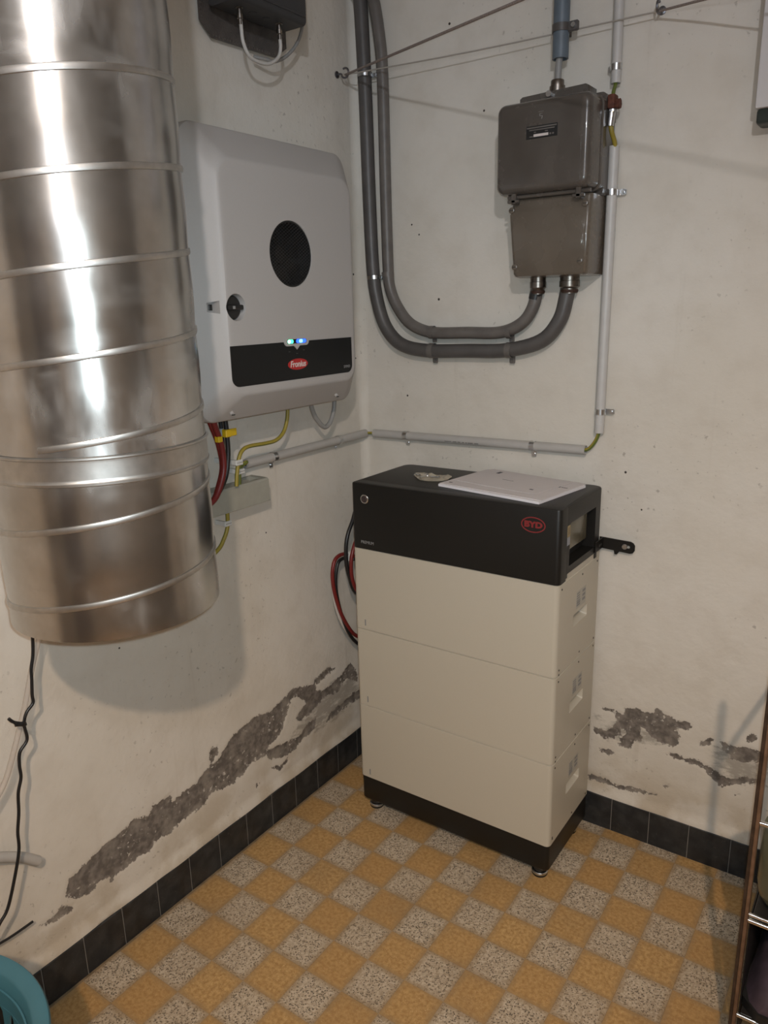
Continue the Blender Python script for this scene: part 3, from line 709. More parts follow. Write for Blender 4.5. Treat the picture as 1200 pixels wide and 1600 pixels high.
# ------------------------------------------------------------------ battery tower
BX0, BX1, BY0, BY1 = 0.172, 0.757, -0.3003, -0.0265
ZB0, ZB1, MOD = 0.0318, 0.1079, 0.2332
ZH, ZT = ZB1 + 3 * MOD, 0.9861
def battery():
    t = thing('battery_tower', 'floor-standing battery tower of three cream modules with charcoal head and plinth', 'battery', (0.4645, -0.163, 0))
    zs = lambda x0, x1, y0, y1, z, r, n=6: [(a, b, z) for a, b in rrect(x0, x1, y0, y1, r, n)]
    # plinth
    bm = B(); a = (BX0 + .002, BX1 - .002, BY0 + .002, BY1)
    loft(bm, [zs(*[a[0]+.004, a[1]-.004, a[2]+.004, a[3]-.004], ZB0, .010), zs(*a, ZB0 + .006, .012), zs(*a, ZB1, .012)])
    pl = part('plinth', bm, M_BATD, t, 40)
    for x in (BX0 + 0.034, BX1 - 0.034):
        for y in (BY0 + 0.030, BY1 - 0.045):
            bm = B(); lathe(bm, [(0.019, 0.0), (0.0205, 0.003), (0.0205, 0.006), (0.018, 0.007)], (x, y, 0.0001), 'z', 24); ft = part('foot', bm, M_RUBBER, t)
            bm = B(); lathe(bm, [(0.0205, 0.0068), (0.021, 0.009), (0.021, 0.012), (0.019, 0.0135)], (x, y, 0), 'z', 24); part('foot_collar', bm, M_ZINC, ft)
            bm = B(); lathe(bm, [(0.016, 0.0155), (0.016, 0.034)], (x, y, 0), 'z', 20); part('foot_stem', bm, M_BLACK, ft)
    # modules
    for k in range(3):
        z0, z1 = ZB1 + k * MOD, ZB1 + (k + 1) * MOD
        bm = B(); A_ = (BX0, BX1, BY0, BY1)
        i1 = (BX0 + .0030, BX1 - .0030, BY0 + .0030, BY1 - .0030)
        loft(bm, [zs(*i1, z0 + .0003, .011), zs(*A_, z0 + .0018, .012), zs(*A_, z1 - .0018, .012), zs(*i1, z1 - .0003, .011)])
        zc = z0 + 0.113
        cut = B(); loft(cut, [[(BX1 - .024, a_, b_) for a_, b_ in rrect(-0.193, -0.114, zc - .008, zc + .006, .003)], [(BX1 + .01, a_, b_) for a_, b_ in rrect(-0.204, -0.107, zc - .020, zc + .018, .004)]])
        cut2 = B(); loft(cut2, [[(BX0 + .024, a_, b_) for a_, b_ in rrect(-0.193, -0.114, zc - .008, zc + .006, .003)], [(BX0 - .01, a_, b_) for a_, b_ in rrect(-0.204, -0.107, zc - .020, zc + .018, .004)]])
        mo = part('battery_module', boolean(bm, [cut, cut2]), M_BATW, t, 40)
        # front marks, rating plate, side screws
        bm = B(); box(bm, 0.2045, 0.2085, BY0 - .0004, BY0 + .001, z0 + .012, z0 + .030); part('front_mark', bm, M_GPRINT, mo)
        bm = B(); box(bm, BX1 - .001, BX1 + .0003, -0.186, -0.122, zc + .024, zc + .068); lab = part('rating_plate', bm, mat('plate_grey', (0.43, 0.41, 0.36), 0.5), mo)
        for q in range(6):
            bm = B(); zz = zc + .030 + q * .0062; box(bm, BX1 + .0002, BX1 + .0005, -0.183, -0.160 if q < 3 else -0.163, zz, zz + (.0048 if q < 2 else .003)); part('plate_line', bm, M_GPRINT, lab)
        for q in range(3):
            bm = B(); zz = zc + .034 + q * .011; box(bm, BX1 + .0002, BX1 + .0005, -0.146, -0.127, zz, zz + .007); part('plate_symbol', bm, M_GPRINT, lab)
        for yy, zz in ((BY0 + .020, z0 + .016), (BY0 + .020, z0 + .004 if k else z0 + .020), (BY0 + .020, z1 - .014), (-0.150, z0 + .012), (-0.150, z1 - .016), (BY1 - .022, z0 + .010), (BY1 - .022, z1 - .012)):
            bm = B(); cyl(bm, (BX1 - .002, yy, zz), (BX1 + .0006, yy, zz), 0.0026, 10); part('side_screw', bm, M_BATD, mo)
    # head: front cover reaches lower than the sides
    bm = B(); A_ = (BX0, BX1, BY0, BY0 + 0.040); top = lambda a_, d: (a_[0]+d, a_[1]-d, a_[2]+d, a_[3])
    fr_ = (.012, .012, .012, .012)
    loft(bm, [zs(*A_, ZH + .0006, (.001, .001, .012, .012)), zs(*A_, ZT - .004, (.001, .001, .012, .012)), zs(*top(A_, .0012), ZT - .0012, (.001, .001, .011, .011)), zs(*top(A_, .004), ZT, (.001, .001, .010, .010))])
    hc = part('head_cover', bm, M_BATD, t, 40)
    A2 = (BX0 + .0005, BX1 - .0005, BY0 + 0.0385, BY1); ZS = ZH + .015
    bm = B(); rr_ = (.020, .024, .001, .001)
    loft(bm, [zs(*A2, ZS, rr_), zs(*A2, ZT - .004, rr_), zs(A2[0]+.0012, A2[1]-.0012, A2[2], A2[3]-.0012, ZT - .0012, rr_), zs(A2[0]+.004, A2[1]-.004, A2[2], A2[3]-.004, ZT, rr_)])
    cut = B(); box(cut, BX1 - .075, BX1 + .02, -0.243, -0.076, 0.8395, 0.9430)
    hb = part('head_body', boolean(bm, [cut]), M_BATD, t, 40)
    bm = B(); box(bm, BX0 + .002, BX1 - .002, BY0 + .040, BY1 - .002, ZH - .002, ZS + .0005); part('head_rim', bm, M_BATW, t)
    bm = B(); box(bm, BX1 - .010, BX1 - .0006, BY0 + .030, BY0 + .052, ZH + .004, ZS + .004, .002); part('corner_tab', bm, M_BATD, hb)
    bm = B(); box(bm, BX1 - .010, BX1 + .0004, BY1 - .046, BY1 - .030, ZH + .000, ZS + .004, .002); part('corner_tab', bm, M_BATD, hb)
    # what shows in the side opening
    bm = B(); box(bm, BX1 - .016, BX1 - .012, -0.2425, -0.106, 0.8700, 0.9350, .001); part('terminal_panel', bm, mat('olive_panel', (0.125, 0.112, 0.075), 0.25), hb)
    bm = B(); box(bm, BX1 - .0745, BX1 - .030, -0.2425, -0.078, 0.8398, 0.8680, .002); part('terminal_block', bm, M_BLACK, hb)
    for q, yy in enumerate((-0.215, -0.185, -0.155)):
        bm = B(); lathe(bm, [(0.011, -.060), (0.012, -.046), (0.009, -.042), (0.007, -.022)], (BX1, yy, 0.866 + .004 * q), 'x', 16); part('cable_gland', bm, M_BLACK, hb)
    bm = B(); tube(bm, [(BX1 - .03, -0.235, .862), (BX1 - .028, -0.20, .874), (BX1 - .03, -0.15, .878), (BX1 - .04, -0.11, .890)], .005); part('patch_lead', bm, M_WBLK, hb)
    bm = B(); box(bm, BX1 - .002, BX1 + .0003, -0.2605, -0.2445, 0.913, 0.940); st = part('warning_sticker', bm, mat('sticker_yellow', (0.30, 0.235, 0.12), 0.5), hb)
    bm = B(); box(bm, BX1 + .0002, BX1 + .0005, -0.257, -0.248, 0.918, 0.936); part('sticker_print', bm, mat('sticker_tan', (0.20, 0.15, 0.08), 0.5), st)
    bm = B(); box(bm, BX1 - .002, BX1 + .0003, -0.2605, -0.2445, 0.893, 0.9125); part('info_sticker', bm, mat('sticker_blue_grey', (0.27, 0.28, 0.31), 0.5), hb)
    # start button, product word, maker's oval
    bm = B(); lathe(bm, [(0.0125, 0.0), (0.0125, 0.002), (0.0115, 0.003), (0.010, 0.003)], (0.2165, BY0 + .0005, 0.9455), 'y', 32); bt = part('button_ring', bm, M_CHROME, hc)
    bm = B(); lathe(bm, [(0.0098, 0.002), (0.0092, 0.0036), (0.006, 0.0046), (0.002, 0.0050)], (0.2165, BY0 + .0005, 0.9455), 'y', 32); part('start_button', bm, M_GLINT, bt)
    part('lettering', text_bm('PREMIUM', 0.0118, lambda u, v, w_: V(0.2215 + u, BY0 - .0002 - w_, 0.8265 + v), sx=0.86), M_GPRINT, hc, None)
    cx, cz = 0.6905, 0.9440
    bm = B(); n = 48; rows = []
    for y_, s0, s1 in ((BY0 - .0001, 1.0, 1.0), (BY0 - .0007, 1.0, 1.0)):
        rows.append([(cx + 0.0300 * math.cos(2*math.pi*k/n), y_, cz + 0.0186 * math.sin(2*math.pi*k/n)) for k in range(n)])
    for y_ in (BY0 - .0007, BY0 - .0001):
        rows.append([(cx + 0.0272 * math.cos(2*math.pi*k/n), y_, cz + 0.0160 * math.sin(2*math.pi*k/n)) for k in range(n)])
    loft(bm, rows + [rows[0]], False, False); lg = part('logo_ring', bm, M_REDT, hc)
    part('lettering', text_bm('BYD', 0.0190, lambda u, v, w_: V(cx + u, BY0 - .0004 - w_, cz + v), bold=0.0011, sx=1.22), M_REDT, lg, None)
battery()

# wall bracket
t = thing('wall_bracket', 'flat black slotted steel bracket holding the battery head to the wall', 'bracket', (0.79, 0.0, 0.81))
out = [(0.750, 0.8225), (0.750, 0.8515), (0.829, 0.8490), (0.836, 0.846), (0.840, 0.840), (0.840, 0.827), (0.836, 0.8205), (0.829, 0.818), (0.802, 0.8195), (0.796, 0.811), (0.790, 0.8105), (0.788, 0.8205)]
bm = B(); loft(bm, [[(x, y, z) for x, z in out] for y in (-0.0195, -0.0165)])
c_ = B(); loft(c_, [[(x, y, z) for x, z in rrect(0.805, 0.828, 0.8305, 0.8385, .0038)] for y in (-0.03, -0.01)])
part('strap', boolean(bm, [c_]), M_BATD, t)
bm = B(); box(bm, 0.7572, 0.7600, -0.075, -0.0168, 0.8235, 0.8515, .0008, 1); fl_ = part('side_flange', bm, M_BATD, t)
bm = B(); box(bm, 0.7598, 0.7606, -0.050, -0.030, 0.8335, 0.8390); part('flange_slot', bm, M_ZINC, fl_)
bm = B(); cyl(bm, (0.8145, -0.001, 0.8345), (0.8145, -0.0200, 0.8345), .0042, 12); lathe(bm, [(0.0070, 0.0195), (0.0072, 0.0215), (0.0055, 0.0235)], (0.8145, 0, 0.8345), 'y', 20); part('bolt', bm, M_ZINC, t)
bm = B(); box(bm, 0.793, 0.803, -0.0170, -0.0006, 0.826, 0.842, .001, 1); part('stand_off', bm, M_BATD, t)

# ------------------------------------------------------------------ clamps used on several pipes
def clamp(parent, c, axis, r, w_=0.012, tab=None, m=None, wall_n=None):
    """metal band round a pipe at c; axis = pipe direction; tab = (direction, length) of the screw ear lying on the wall"""
    c, ax = Vector(c), Vector(axis).normalized(); m = m or M_ZINC
    wn = Vector(wall_n)
    bm = B(); s_ = ax.cross(wn).normalized(); n = 20; rows = []
    for q, rr in ((-w_/2, r + .0002), (-w_/2, r + .0014), (w_/2, r + .0014), (w_/2, r + .0002)):
        rows.append([c + ax * q + (s_ * math.cos(2*math.pi*k/n) + wn * math.sin(2*math.pi*k/n)) * rr for k in range(n)])
    loft(bm, rows + [rows[0]], False, False)
    bmesh.ops.remove_doubles(bm, verts=bm.verts, dist=1e-6)
    band = part('pipe_clamp', bm, m, parent, 40)
    if tab:
        d, ln = Vector(tab[0]).normalized(), tab[1]
        bm = B(); base = c - wn * (r - .001)
        secs = []
        for q, up in ((r * .55, .0015), (r + .003, .0012), (r + ln - .003, .0012), (r + ln, .0012)):
            hw = w_/2 * (0.75 if q > r + ln - .001 else 1)
            p = base + d * q
            secs.append([p + ax * hw, p - ax * hw, p - ax * hw + wn * .0016, p + ax * hw + wn * .0016])
        loft(bm, secs); ear = part('clamp_ear', bm, m, band, 40)
        p = base + d * (r + ln * .58)
        bm = B(); cyl(bm, p + wn * .001, p + wn * .0040, .0034, 10); part('clamp_screw', bm, m, band, 40)
    return band
NB, NL = (0, -1, 0), (1, 0, 0)

# ------------------------------------------------------------------ dark conduits looping to the fuse box
t = thing('dark_conduit', 'thick dark grey conduit nearest the corner, the outer of the two curves', 'conduit', (0.244, -0.03, 1.29), 'conduits to the fuse box')
bm = B(); p1 = [(0.036, -.03, 2.6), (0.040, -.03, 2.4)] + PIPE1; tube(bm, p1, 0.0185, 18, 6); part('pipe', bm, M_CONDD, t, 60)
clamp(t, (0.060, -.03, 2.02), (0.02, 0, -1), .0187, .010, ((1, 0, 0), .012), None, NB)
clamp(t, (0.0735, -.03, 1.508), (0.08, 0, -1), .0187, .010, ((1, 0, 0), .012), None, NB)
clamp(t, (0.262, -.03, 1.310), (1, 0, 0), .0187, .016, ((0, 0, -1), .016), M_CONDM, NB)
clamp(t, (0.494, -.03, 1.314), (1, 0, 0), .0187, .016, ((0, 0, -1), .016), M_CONDM, NB)
t = thing('grey_conduit', 'slimmer grey conduit, inner one of the two curving to the fuse box', 'conduit', (0.261, -0.03, 1.34), 'conduits to the fuse box')
bm = B(); p2 = [(0.070, -.03, 2.6), (0.072, -.03, 2.4)] + PIPE2; tube(bm, p2, 0.0155, 18, 6); part('pipe', bm, M_CONDM, t, 60)
clamp(t, (0.1205, -.03, 1.515), (0.02, 0, -1), .0157, .012, None, M_CONDM, NB)
clamp(t, (0.262, -.03, 1.359), (1, 0, 0), .0157, .014, ((0, 0, -1), .012), M_CONDM, NB)
clamp(t, (0.493, -.03, 1.3605), (1, 0, 0), .0157, .014, ((0, 0, -1), .012), M_CONDM, NB)
bm = B(); cyl(bm, (0.5597, -.03, 1.4385), (0.5635, -.03, 1.4560), .0162, 18); part('tape_wrap', bm, M_TAPE, t, 60)

# ------------------------------------------------------------------ fuse box
def fusebox():
    t = thing('fuse_box', 'grey-brown enamelled metal fuse box with hinged lid on the back wall', 'fuse box', (0.62, 0, 1.47))
    def sec(y, x0, x1, z0, z1, r, n=6): return [(a, y, b) for a, b in rrect(x0, x1, z0, z1, r, n)]
    # hinged lid (upper)
    X0, X1, Z0, Z1 = 0.503, 0.7265, 1.671, 1.862
    bm = B(); loft(bm, [sec(-.060, X0 - .002, X1 + .004, Z0 - .004, Z1 + .003, .020), sec(-.078, X0 - .002, X1 + .004, Z0 - .004, Z1 + .003, .020), sec(-.080, X0, X1 + .001, Z0, Z1, .018),
                        sec(-.128, X0 + .001, X1, Z0, Z1, .018), sec(-.137, X0 + .003, X1 - .002, Z0 + .003, Z1 - .003, .017), sec(-.143, X0 + .008, X1 - .007, Z0 + .008, Z1 - .008, .015), sec(-.145, X0 + .014, X1 - .013, Z0 + .013, Z1 - .014, .012)])
    lid = part('lid', bm, M_BOX, t, 40)
    # body behind lid
    bm = B(); loft(bm, [sec(-.001, 0.510, 0.7290, 1.658, 1.872, .012), sec(-.059, 0.510, 0.7290, 1.658, 1.872, .012)]); part('upper_body', bm, M_BOX, t, 40)
    # lid latch bar on top with its bolt
    bm = B(); loft(bm, [[(0.533, y, 1.858), (0.694, y, 1.860), (0.694, y, 1.886), (0.688, y, 1.889), (0.539, y, 1.884), (0.533, y, 1.880)] for y in (-.030, -.082)]); part('top_flange', bm, M_BOX, t, 30)
    bm = B(); cyl(bm, (0.606, -.080, 1.8800), (0.606, -.092, 1.8800), .0065, 14); part('flange_bolt', bm, M_ZINC, t)
    # rating plate with print
    bm = B(); box(bm, 0.5800, 0.6525, -.1462, -.1445, 1.7810, 1.8065); pl = part('rating_plate', bm, M_BLACK, lid)
    for x0, x1, z0, z1, mm in ((.5815, .6510, 1.8015, 1.8042, M_CONDM), (.5870, .6460, 1.7970, 1.7992, M_CONDM), (.5980, .6030, 1.7925, 1.7945, M_CONDM), (.6240, .6310, 1.7925, 1.7945, M_CONDM),
                               (.5880, .5960, 1.7840, 1.7862, M_CONDM), (.5975, .6320, 1.7842, 1.7895, M_WPRINT), (.6345, .6385, 1.7850, 1.7885, M_CONDM), (.6410, .6450, 1.7850, 1.7885, M_CONDM)):
        bm = B(); box(bm, x0, x1, -.1465, -.1461, z0, z1); part('plate_print', bm, mm, pl)
    # embossed bolt sign above it
    for q in (((.6075, 1.8335), (.6195, 1.8335)), ((.6100, 1.8295), (.6170, 1.8295)), ((.6105, 1.8295), (.6105, 1.8250)), ((.6105, 1.8250), (.6165, 1.8250)), ((.6165, 1.8250), (.6150, 1.8190))):
        bm = B(); (a, b), (c, d) = q; cyl(bm, (a, -.1452, b), (c, -.1452, d), .0009, 6); part('embossed_sign', bm, mat('worn_enamel', (0.19, 0.175, 0.16), 0.4), lid)
    # hinges under the lid
    bm = B(); cyl(bm, (0.528, -.122, 1.6665), (0.725, -.122, 1.6665), .0045, 10); part('hinge_rod', bm, M_BOX, t)
    for x in (0.545, 0.700):
        bm = B(); box(bm, x - .006, x + .006, -.134, -.105, 1.651, 1.682, .002, 1); box(bm, x - .014, x + .014, -.134, -.126, 1.6535, 1.6600, .001, 1); part('hinge', bm, M_BOX, t)
    # lower housing: tapers downwards, front slopes
    bm = B()
    def lo(z, x0, x1, yf, r=.010): return [(a, b, z) for a, b in rrect(x0, x1, -yf, -.001, (.001, .001, r, r), 5)]
    loft(bm, [lo(1.4890, .546, .712, .100), lo(1.4915, .541, .719, .112), lo(1.497, .5385, .7215, .116), lo(1.630, .5265, .7235, .117), lo(1.638, .529, .7235, .113), lo(1.662, .531, .7235, .110)])
    low = part('lower_housing', bm, M_BOXL, t, 40)
    for x, z in ((0.711, 1.6405), (0.7040, 1.5200), (0.5440, 1.5130), (0.5340, 1.6395)):
        bm = B(); lathe(bm, [(0.0068, 0.113), (0.0068, 0.1180), (0.0050, 0.1192)], (x, 0, z), 'y', 18); sc = part('cover_screw', bm, M_BOXL, low)
        bm = B(); box(bm, x - .0045, x + .0045, -.1196, -.1188, z - .0007, z + .0007); part('screw_slot', bm, M_BLACK, sc)
    # glands
    for x, r in ((0.5680, 0.0190), (0.6490, 0.0230)):
        bm = B(); lathe(bm, [(r, 0.034), (r, 0.022), (r * 1.05, 0.021), (r * 1.05, 0.008), (r * .86, 0.004), (r * .82, -0.008)], (x, -.032, 1.458), 'z', 26); g_ = part('cable_gland', bm, M_BRASS, t, 40)
        bm = B(); lathe(bm, [(r * .90, 0.001), (r * .92, -0.002), (r * .86, -0.006)], (x, -.032, 1.458), 'z', 24); part('rusty_ring', bm, mat('dark_rust', (0.050, 0.024, 0.016), 0.7, 0.3), g_, 40)
    bm = B(); lathe(bm, [(0.0175, 1.885), (0.0175, 1.901), (0.0150, 1.9015), (0.0150, 1.912), (0.0135, 1.914)], (0.610, -.052, 0), 'z', 26); part('top_gland', bm, M_BRASS, t, 40)
fusebox()

# blue-grey pipe above the fuse box and the cable it guards
t = thing('blue_grey_pipe', 'blue-grey plastic pipe coming down above the fuse box', 'pipe', (0.611, -.045, 1.957))
bm = B(); rows = []
for r, z in ((.0145, 1.957), (.0180, 1.957), (.0180, 2.60)): rows.append([(0.612 + r * math.cos(2*math.pi*k/24), -.045 + r * math.sin(2*math.pi*k/24), z) for k in range(24)])
rows.append([(0.612 + .0145 * math.cos(2*math.pi*k/24), -.045 + .0145 * math.sin(2*math.pi*k/24), 2.60) for k in range(24)]); rows.append(rows[0])
loft(bm, rows, False, False); bmesh.ops.remove_doubles(bm, verts=bm.verts, dist=1e-6); part('pipe', bm, M_BLUEP, t, 40)
clamp(t, (0.612, -.045, 2.018), (0, 0, 1), .0185, .016, None, M_CONDD, NB)
bm = B(); box(bm, 0.628, 0.652, -.050, -.040, 2.008, 2.028, .002, 1); e_ = part('clamp_flange', bm, M_CONDD, t)
bm = B(); cyl(bm, (0.643, -.056, 2.018), (0.643, -.036, 2.018), .0050, 10); part('clamp_bolt', bm, M_ZINC, t)
bm = B(); box(bm, 0.605, 0.619, -.030, -.0005, 2.010, 2.026, .001, 1); part('clamp_stand_off', bm, M_CONDD, t)
bm = B(); tube(bm, [(0.610, -.050, 1.903), (0.610, -.049, 1.94), (0.612, -.046, 1.99), (0.612, -.045, 2.1)], .0078, 14, 4)
single('feed_cable', bm, M_WGRY, 'pale grey cable between the blue-grey pipe and the fuse box gland', 'cable', (0.610, -.05, 1.903), 60)

# ------------------------------------------------------------------ light conduits with earth wires
def pvc(name, label, a, b, r, m, clamps=(), wn=NB, group='light earth-wire conduits'):
    a, b = Vector(a), Vector(b); t = thing(name, label, 'conduit', a, group)
    d = (b - a).normalized(); bm = B(); n = 18
    s_ = d.cross(Vector(wn)).normalized(); u_ = s_.cross(d); rows = []
    for p, rr in ((a, r - .002), (a, r), (b, r), (b, r - .002)): rows.append([p + (s_ * math.cos(2*math.pi*k/n) + u_ * math.sin(2*math.pi*k/n)) * rr for k in range(n)])
    loft(bm, rows + [rows[0]], False, False); bmesh.ops.remove_doubles(bm, verts=bm.verts, dist=1e-6)
    part('pipe', bm, m, t, 40)
    for c, tab, ln in clamps: clamp(t, c, d, r, .013, (tab, ln), M_ZINC, wn)
    return t
pvc('conduit_pipe', 'light grey plastic conduit along the left wall under the inverter', (.019, -.533, 1.0605), (.019, -.019, 1.0625), .0122, M_PVC,
    (((.019, -.424, 1.061), (0, 0, -1), .017), ((.019, -.150, 1.062), (0, 0, -1), .013)), NL)
h = pvc('conduit_pipe', 'light grey plastic conduit running level on the back wall above the battery', (.052, -.019, 1.0655), (.703, -.019, 1.0705), .0122, M_PVC,
    (((.165, -.019, 1.0665), (0, 0, -1), .016), ((.560, -.019, 1.0695), (0, 0, -1), .018)), NB)
for x0, x1 in ((.300, .322), (.326, .338), (.342, .350), (.356, .362), (.366, .371), (.374, .389), (.394, .406)):
    bm = B(); box(bm, x0, x1, -.0306, -.0300, 1.0625, 1.0645); part('printed_mark', bm, M_CONDM, h)
pvc('conduit_pipe', 'upright pale conduit on the back wall right of the fuse box', (.7355, -.021, 1.117), (.7375, -.021, 1.766), .0118, M_PVCW,
    (((.7360, -.021, 1.169), (1, 0, 0), .020), ((.7370, -.021, 1.669), (1, 0, 0), .019)), NB)
pvc('conduit_pipe', 'short upright pale conduit at the top above the rusty earth clamp', (.7335, -.021, 1.893), (.7290, -.021, 2.60), .0108, M_PVCW, (((.7325, -.021, 1.925), (-1, 0, 0), .010),), NB)
GY_ = [M_YEL, M_GRN]
def wire(name, label, pts, r, m, origin=None, n=6, stripe=None, group=None, cat='wire', seg=10):
    bm = B(); tube(bm, pts, r, seg, n, True, stripe)
    return single(name, bm, m, label, cat, origin or pts[0], 70, group)
G3 = {0, 1, 2, 5, 6}
wire('earth_wire', 'green-yellow wire bridging the corner between the two level conduits', [(.019, -.045, 1.0625), (.019, -.026, 1.0632), (.026, -.0205, 1.064), (.050, -.019, 1.0655), (.08, -.019, 1.0655)], .0042, GY_, None, 6, G3)
wire('earth_wire', 'green-yellow wire bending from the level conduit up into the upright one', [(.680, -.019, 1.070), (.704, -.019, 1.0715), (.716, -.019, 1.080), (.728, -.020, 1.098), (.7345, -.021, 1.117), (.7355, -.021, 1.14)], .0046, GY_, None, 6, G3)
wire('earth_wire', 'twin yellow wire between the upright conduit and the rusty earth clamp', [(.7395, -.022, 1.75), (.7410, -.030, 1.770), (.7385, -.045, 1.790), (.7350, -.050, 1.812)], .0052, GY_, None, 6, {1, 2})
wire('earth_wire', 'green wire dropping from the top conduit onto the rusty earth clamp', [(.7335, -.021, 1.91), (.7345, -.026, 1.890), (.7365, -.042, 1.872), (.7375, -.046, 1.858)], .0042, [M_GRN, M_YEL], None, 6, {1, 2})
wire('earth_wire', 'green-yellow wire curving down from the inverter into the grey trunking', GYW1, .0048, GY_, None, 6, G3)
wire('earth_wire', 'short green-yellow wire from the left-wall conduit down into the trunking', [(.019, -.50, 1.0605), (.022, -.530, 1.0615)] + GYW2, .0046, GY_, None, 6, G3)
wire('earth_wire', 'green-yellow wire hanging below the grey trunking behind the duct', GYW3 + [(.03, -.70, .85)], .0050, GY_, None, 6, G3)
# cable clips
for lab, c in (('white cable clip on the green-yellow wire beside the conduit end', (.07, -.598, 1.083)), ('small white cable clip just above the trunking', (.045, -.570, 1.054)), ('white cable clip on the wire below the trunking', (.03, -.611, .931))):
    t = thing('cable_clip', lab, 'clip', (0, c[1], c[2]), 'white cable clips')
    bm = B(); box(bm, 0.0005, c[0] + .004, c[1] - .013, c[1] - .006, c[2] - .006, c[2] + .006, .001, 1); part('clip_foot', bm, M_CLIP, t)
    bm = B(); box(bm, c[0] + .0045, c[0] + .007, c[1] - .014, c[1] + .008, c[2] - .0065, c[2] + .0065, .001, 1); hk = part('clip_strap', bm, M_CLIP, t)
    bm = B(); box(bm, c[0] + .007, c[0] + .0074, c[1] - .012, c[1] + .006, c[2] - .0008, c[2] + .0008); part('clip_groove', bm, M_WGRY, hk)
# rusty earth clamp on the fuse box side
t = thing('earth_clamp', 'rusty red earthing clamp beside the fuse box lid', 'clamp', (.742, -.05, 1.805))
bm = B(); box(bm, .7300, .7470, -.062, -.036, 1.8360, 1.8650, .004, 2); cyl(bm, (.747, -.050, 1.845), (.756, -.050, 1.845), .0105, 8); part('clamp_block', bm, M_RUST, t, 40)
bm = B(); lathe(bm, [(.0125, 1.8300), (.0125, 1.8345), (.010, 1.8365)], (.7385, -.048, 0), 'z', 20); part('washer', bm, M_ZINC, t, 40)
bm = B(); tube(bm, [(.7375, -.049, 1.832), (.7370, -.050, 1.820), (.7355, -.051, 1.802)], lambda q: .0088 - .001 * q, 12, 3); part('cable_lug', bm, M_ZINC, t, 60)
bm = B(); box(bm, .7262, .7420, -.052, -.030, 1.8100, 1.8320, .002, 1); part('clamp_base', bm, M_BOX, t)

# ------------------------------------------------------------------ grey trunking under the inverter
t = thing('cable_trunking', 'short length of grey cable trunking under the inverter, its end open', 'trunking', (.03, -.62, .965))
Ya, Yb = -.98, -.490
bm = B()
def uo(y, top): return [(.0005, y, .9665), (.060, y, .9665), (.060, y, 1.0195), (.056, y, 1.0235), (.030, y, top), (.0005, y, top)]
loft(bm, [uo(Ya, 1.0185), uo(-.5500, 1.0185), uo(-.5420, 1.0235), uo(Yb, 1.0245)])
c_ = B(); loft(c_, [[(.010, -.538, 1.012), (.044, -.538, 1.012), (.044, -.506, 1.012), (.010, -.506, 1.012)], [(.010, -.538, 1.04), (.044, -.538, 1.04), (.044, -.506, 1.04), (.010, -.506, 1.04)]])
part('trunking_body', boolean(bm, [c_]), M_TRUNK, t, 30)
bm = B(); box(bm, .055, .0612, Ya, Yb + .0005, .9655, .9675); part('cover_lip', bm, M_TRUNK, t)
bm = B(); box(bm, .012, .040, -.534, -.510, 1.0125, 1.0145); part('end_slot', bm, M_BLACK, t)

# ------------------------------------------------------------------ inverter leads
wire('red_cable', 'red power cable under the inverter, nearer the wall', RED1 + [(.07, -.72, 1.0)], .0055, M_WRED, None, 6, None, 'power cables under the inverter', 'cable')
wire('red_cable', 'thick red power cable under the inverter, in front of its twin', RED2 + [(.09, -.74, 1.0)], .0068, M_WRED, None, 6, None, 'power cables under the inverter', 'cable')
wire('black_cable', 'black power cable under the inverter with the grey tag', BLK1 + [(.06, -.66, 1.03)], .0052, M_WBLK, None, 6, None, 'power cables under the inverter', 'cable')
wire('black_cable', 'black power cable under the inverter with the yellow tag', BLK2 + [(.08, -.73, 1.0)], .0056, M_WBLK, None, 6, None, 'power cables under the inverter', 'cable')
bm = B(); box(bm, .0725, .0875, -.6470, -.6300, 1.1500, 1.1680, .0015, 1); box(bm, .0795, .0815, -.6310, -.6085, 1.1505, 1.1670); single('cable_tag', bm, M_TAGY, 'yellow tag on the black cable under the inverter', 'tag', (.08, -.638, 1.15), None, 'cable tags')
bm = B(); box(bm, .0525, .0675, -.6420, -.6280, 1.1500, 1.1680, .0015, 1); single('cable_tag', bm, mat('tag_grey', (.42, .43, .44), .5), 'pale grey tag on the inner black cable', 'tag', (.06, -.635, 1.15), None, 'cable tags')
bm = B(); box(bm, .0830, .0970, -.6800, -.6670, 1.1440, 1.1580, .0015, 1); single('cable_tag', bm, M_TAGY, 'small yellow tag on the red cable beside the duct', 'tag', (.09, -.673, 1.144), None, 'cable tags')
wire('grey_cable', 'grey cable hanging in a loop under the inverter', LOOP, .0062, M_WGRY, None, 8, None, None, 'cable')

# ------------------------------------------------------------------ cables behind the battery
wire('black_cable', 'black cable bulging out left of the battery head', [(.14, -.15, .91)] + BB1 + [(.14, -.16, .58)], .0058, M_WBLK, None, 6, None, 'cables behind the battery', 'cable')
wire('red_cable', 'red cable hugging the left edge of the battery', [(.14, -.16, .83)] + BRED1 + [(.14, -.17, .60)], .0055, M_WRED, None, 6, None, 'cables behind the battery', 'cable')
wire('red_cable', 'red cable looping down left of the battery modules', [(.10, -.14, .715)] + BRED2 + [(.10, -.12, .44)], .0056, M_WRED, None, 6, None, 'cables behind the battery', 'cable')
wire('white_cable', 'white cable looping down beside the red one left of the battery', [(.09, -.15, .715)] + BWHT + [(.09, -.12, .42)], .0048, M_WWHT, None, 6, None, 'cables behind the battery', 'cable')
wire('black_cable', 'black cable in the lower loop left of the battery modules', [(.095, -.15, .71)] + BBLK3 + [(.10, -.11, .41)], .0052, M_WBLK, None, 6, None, 'cables behind the battery', 'cable')
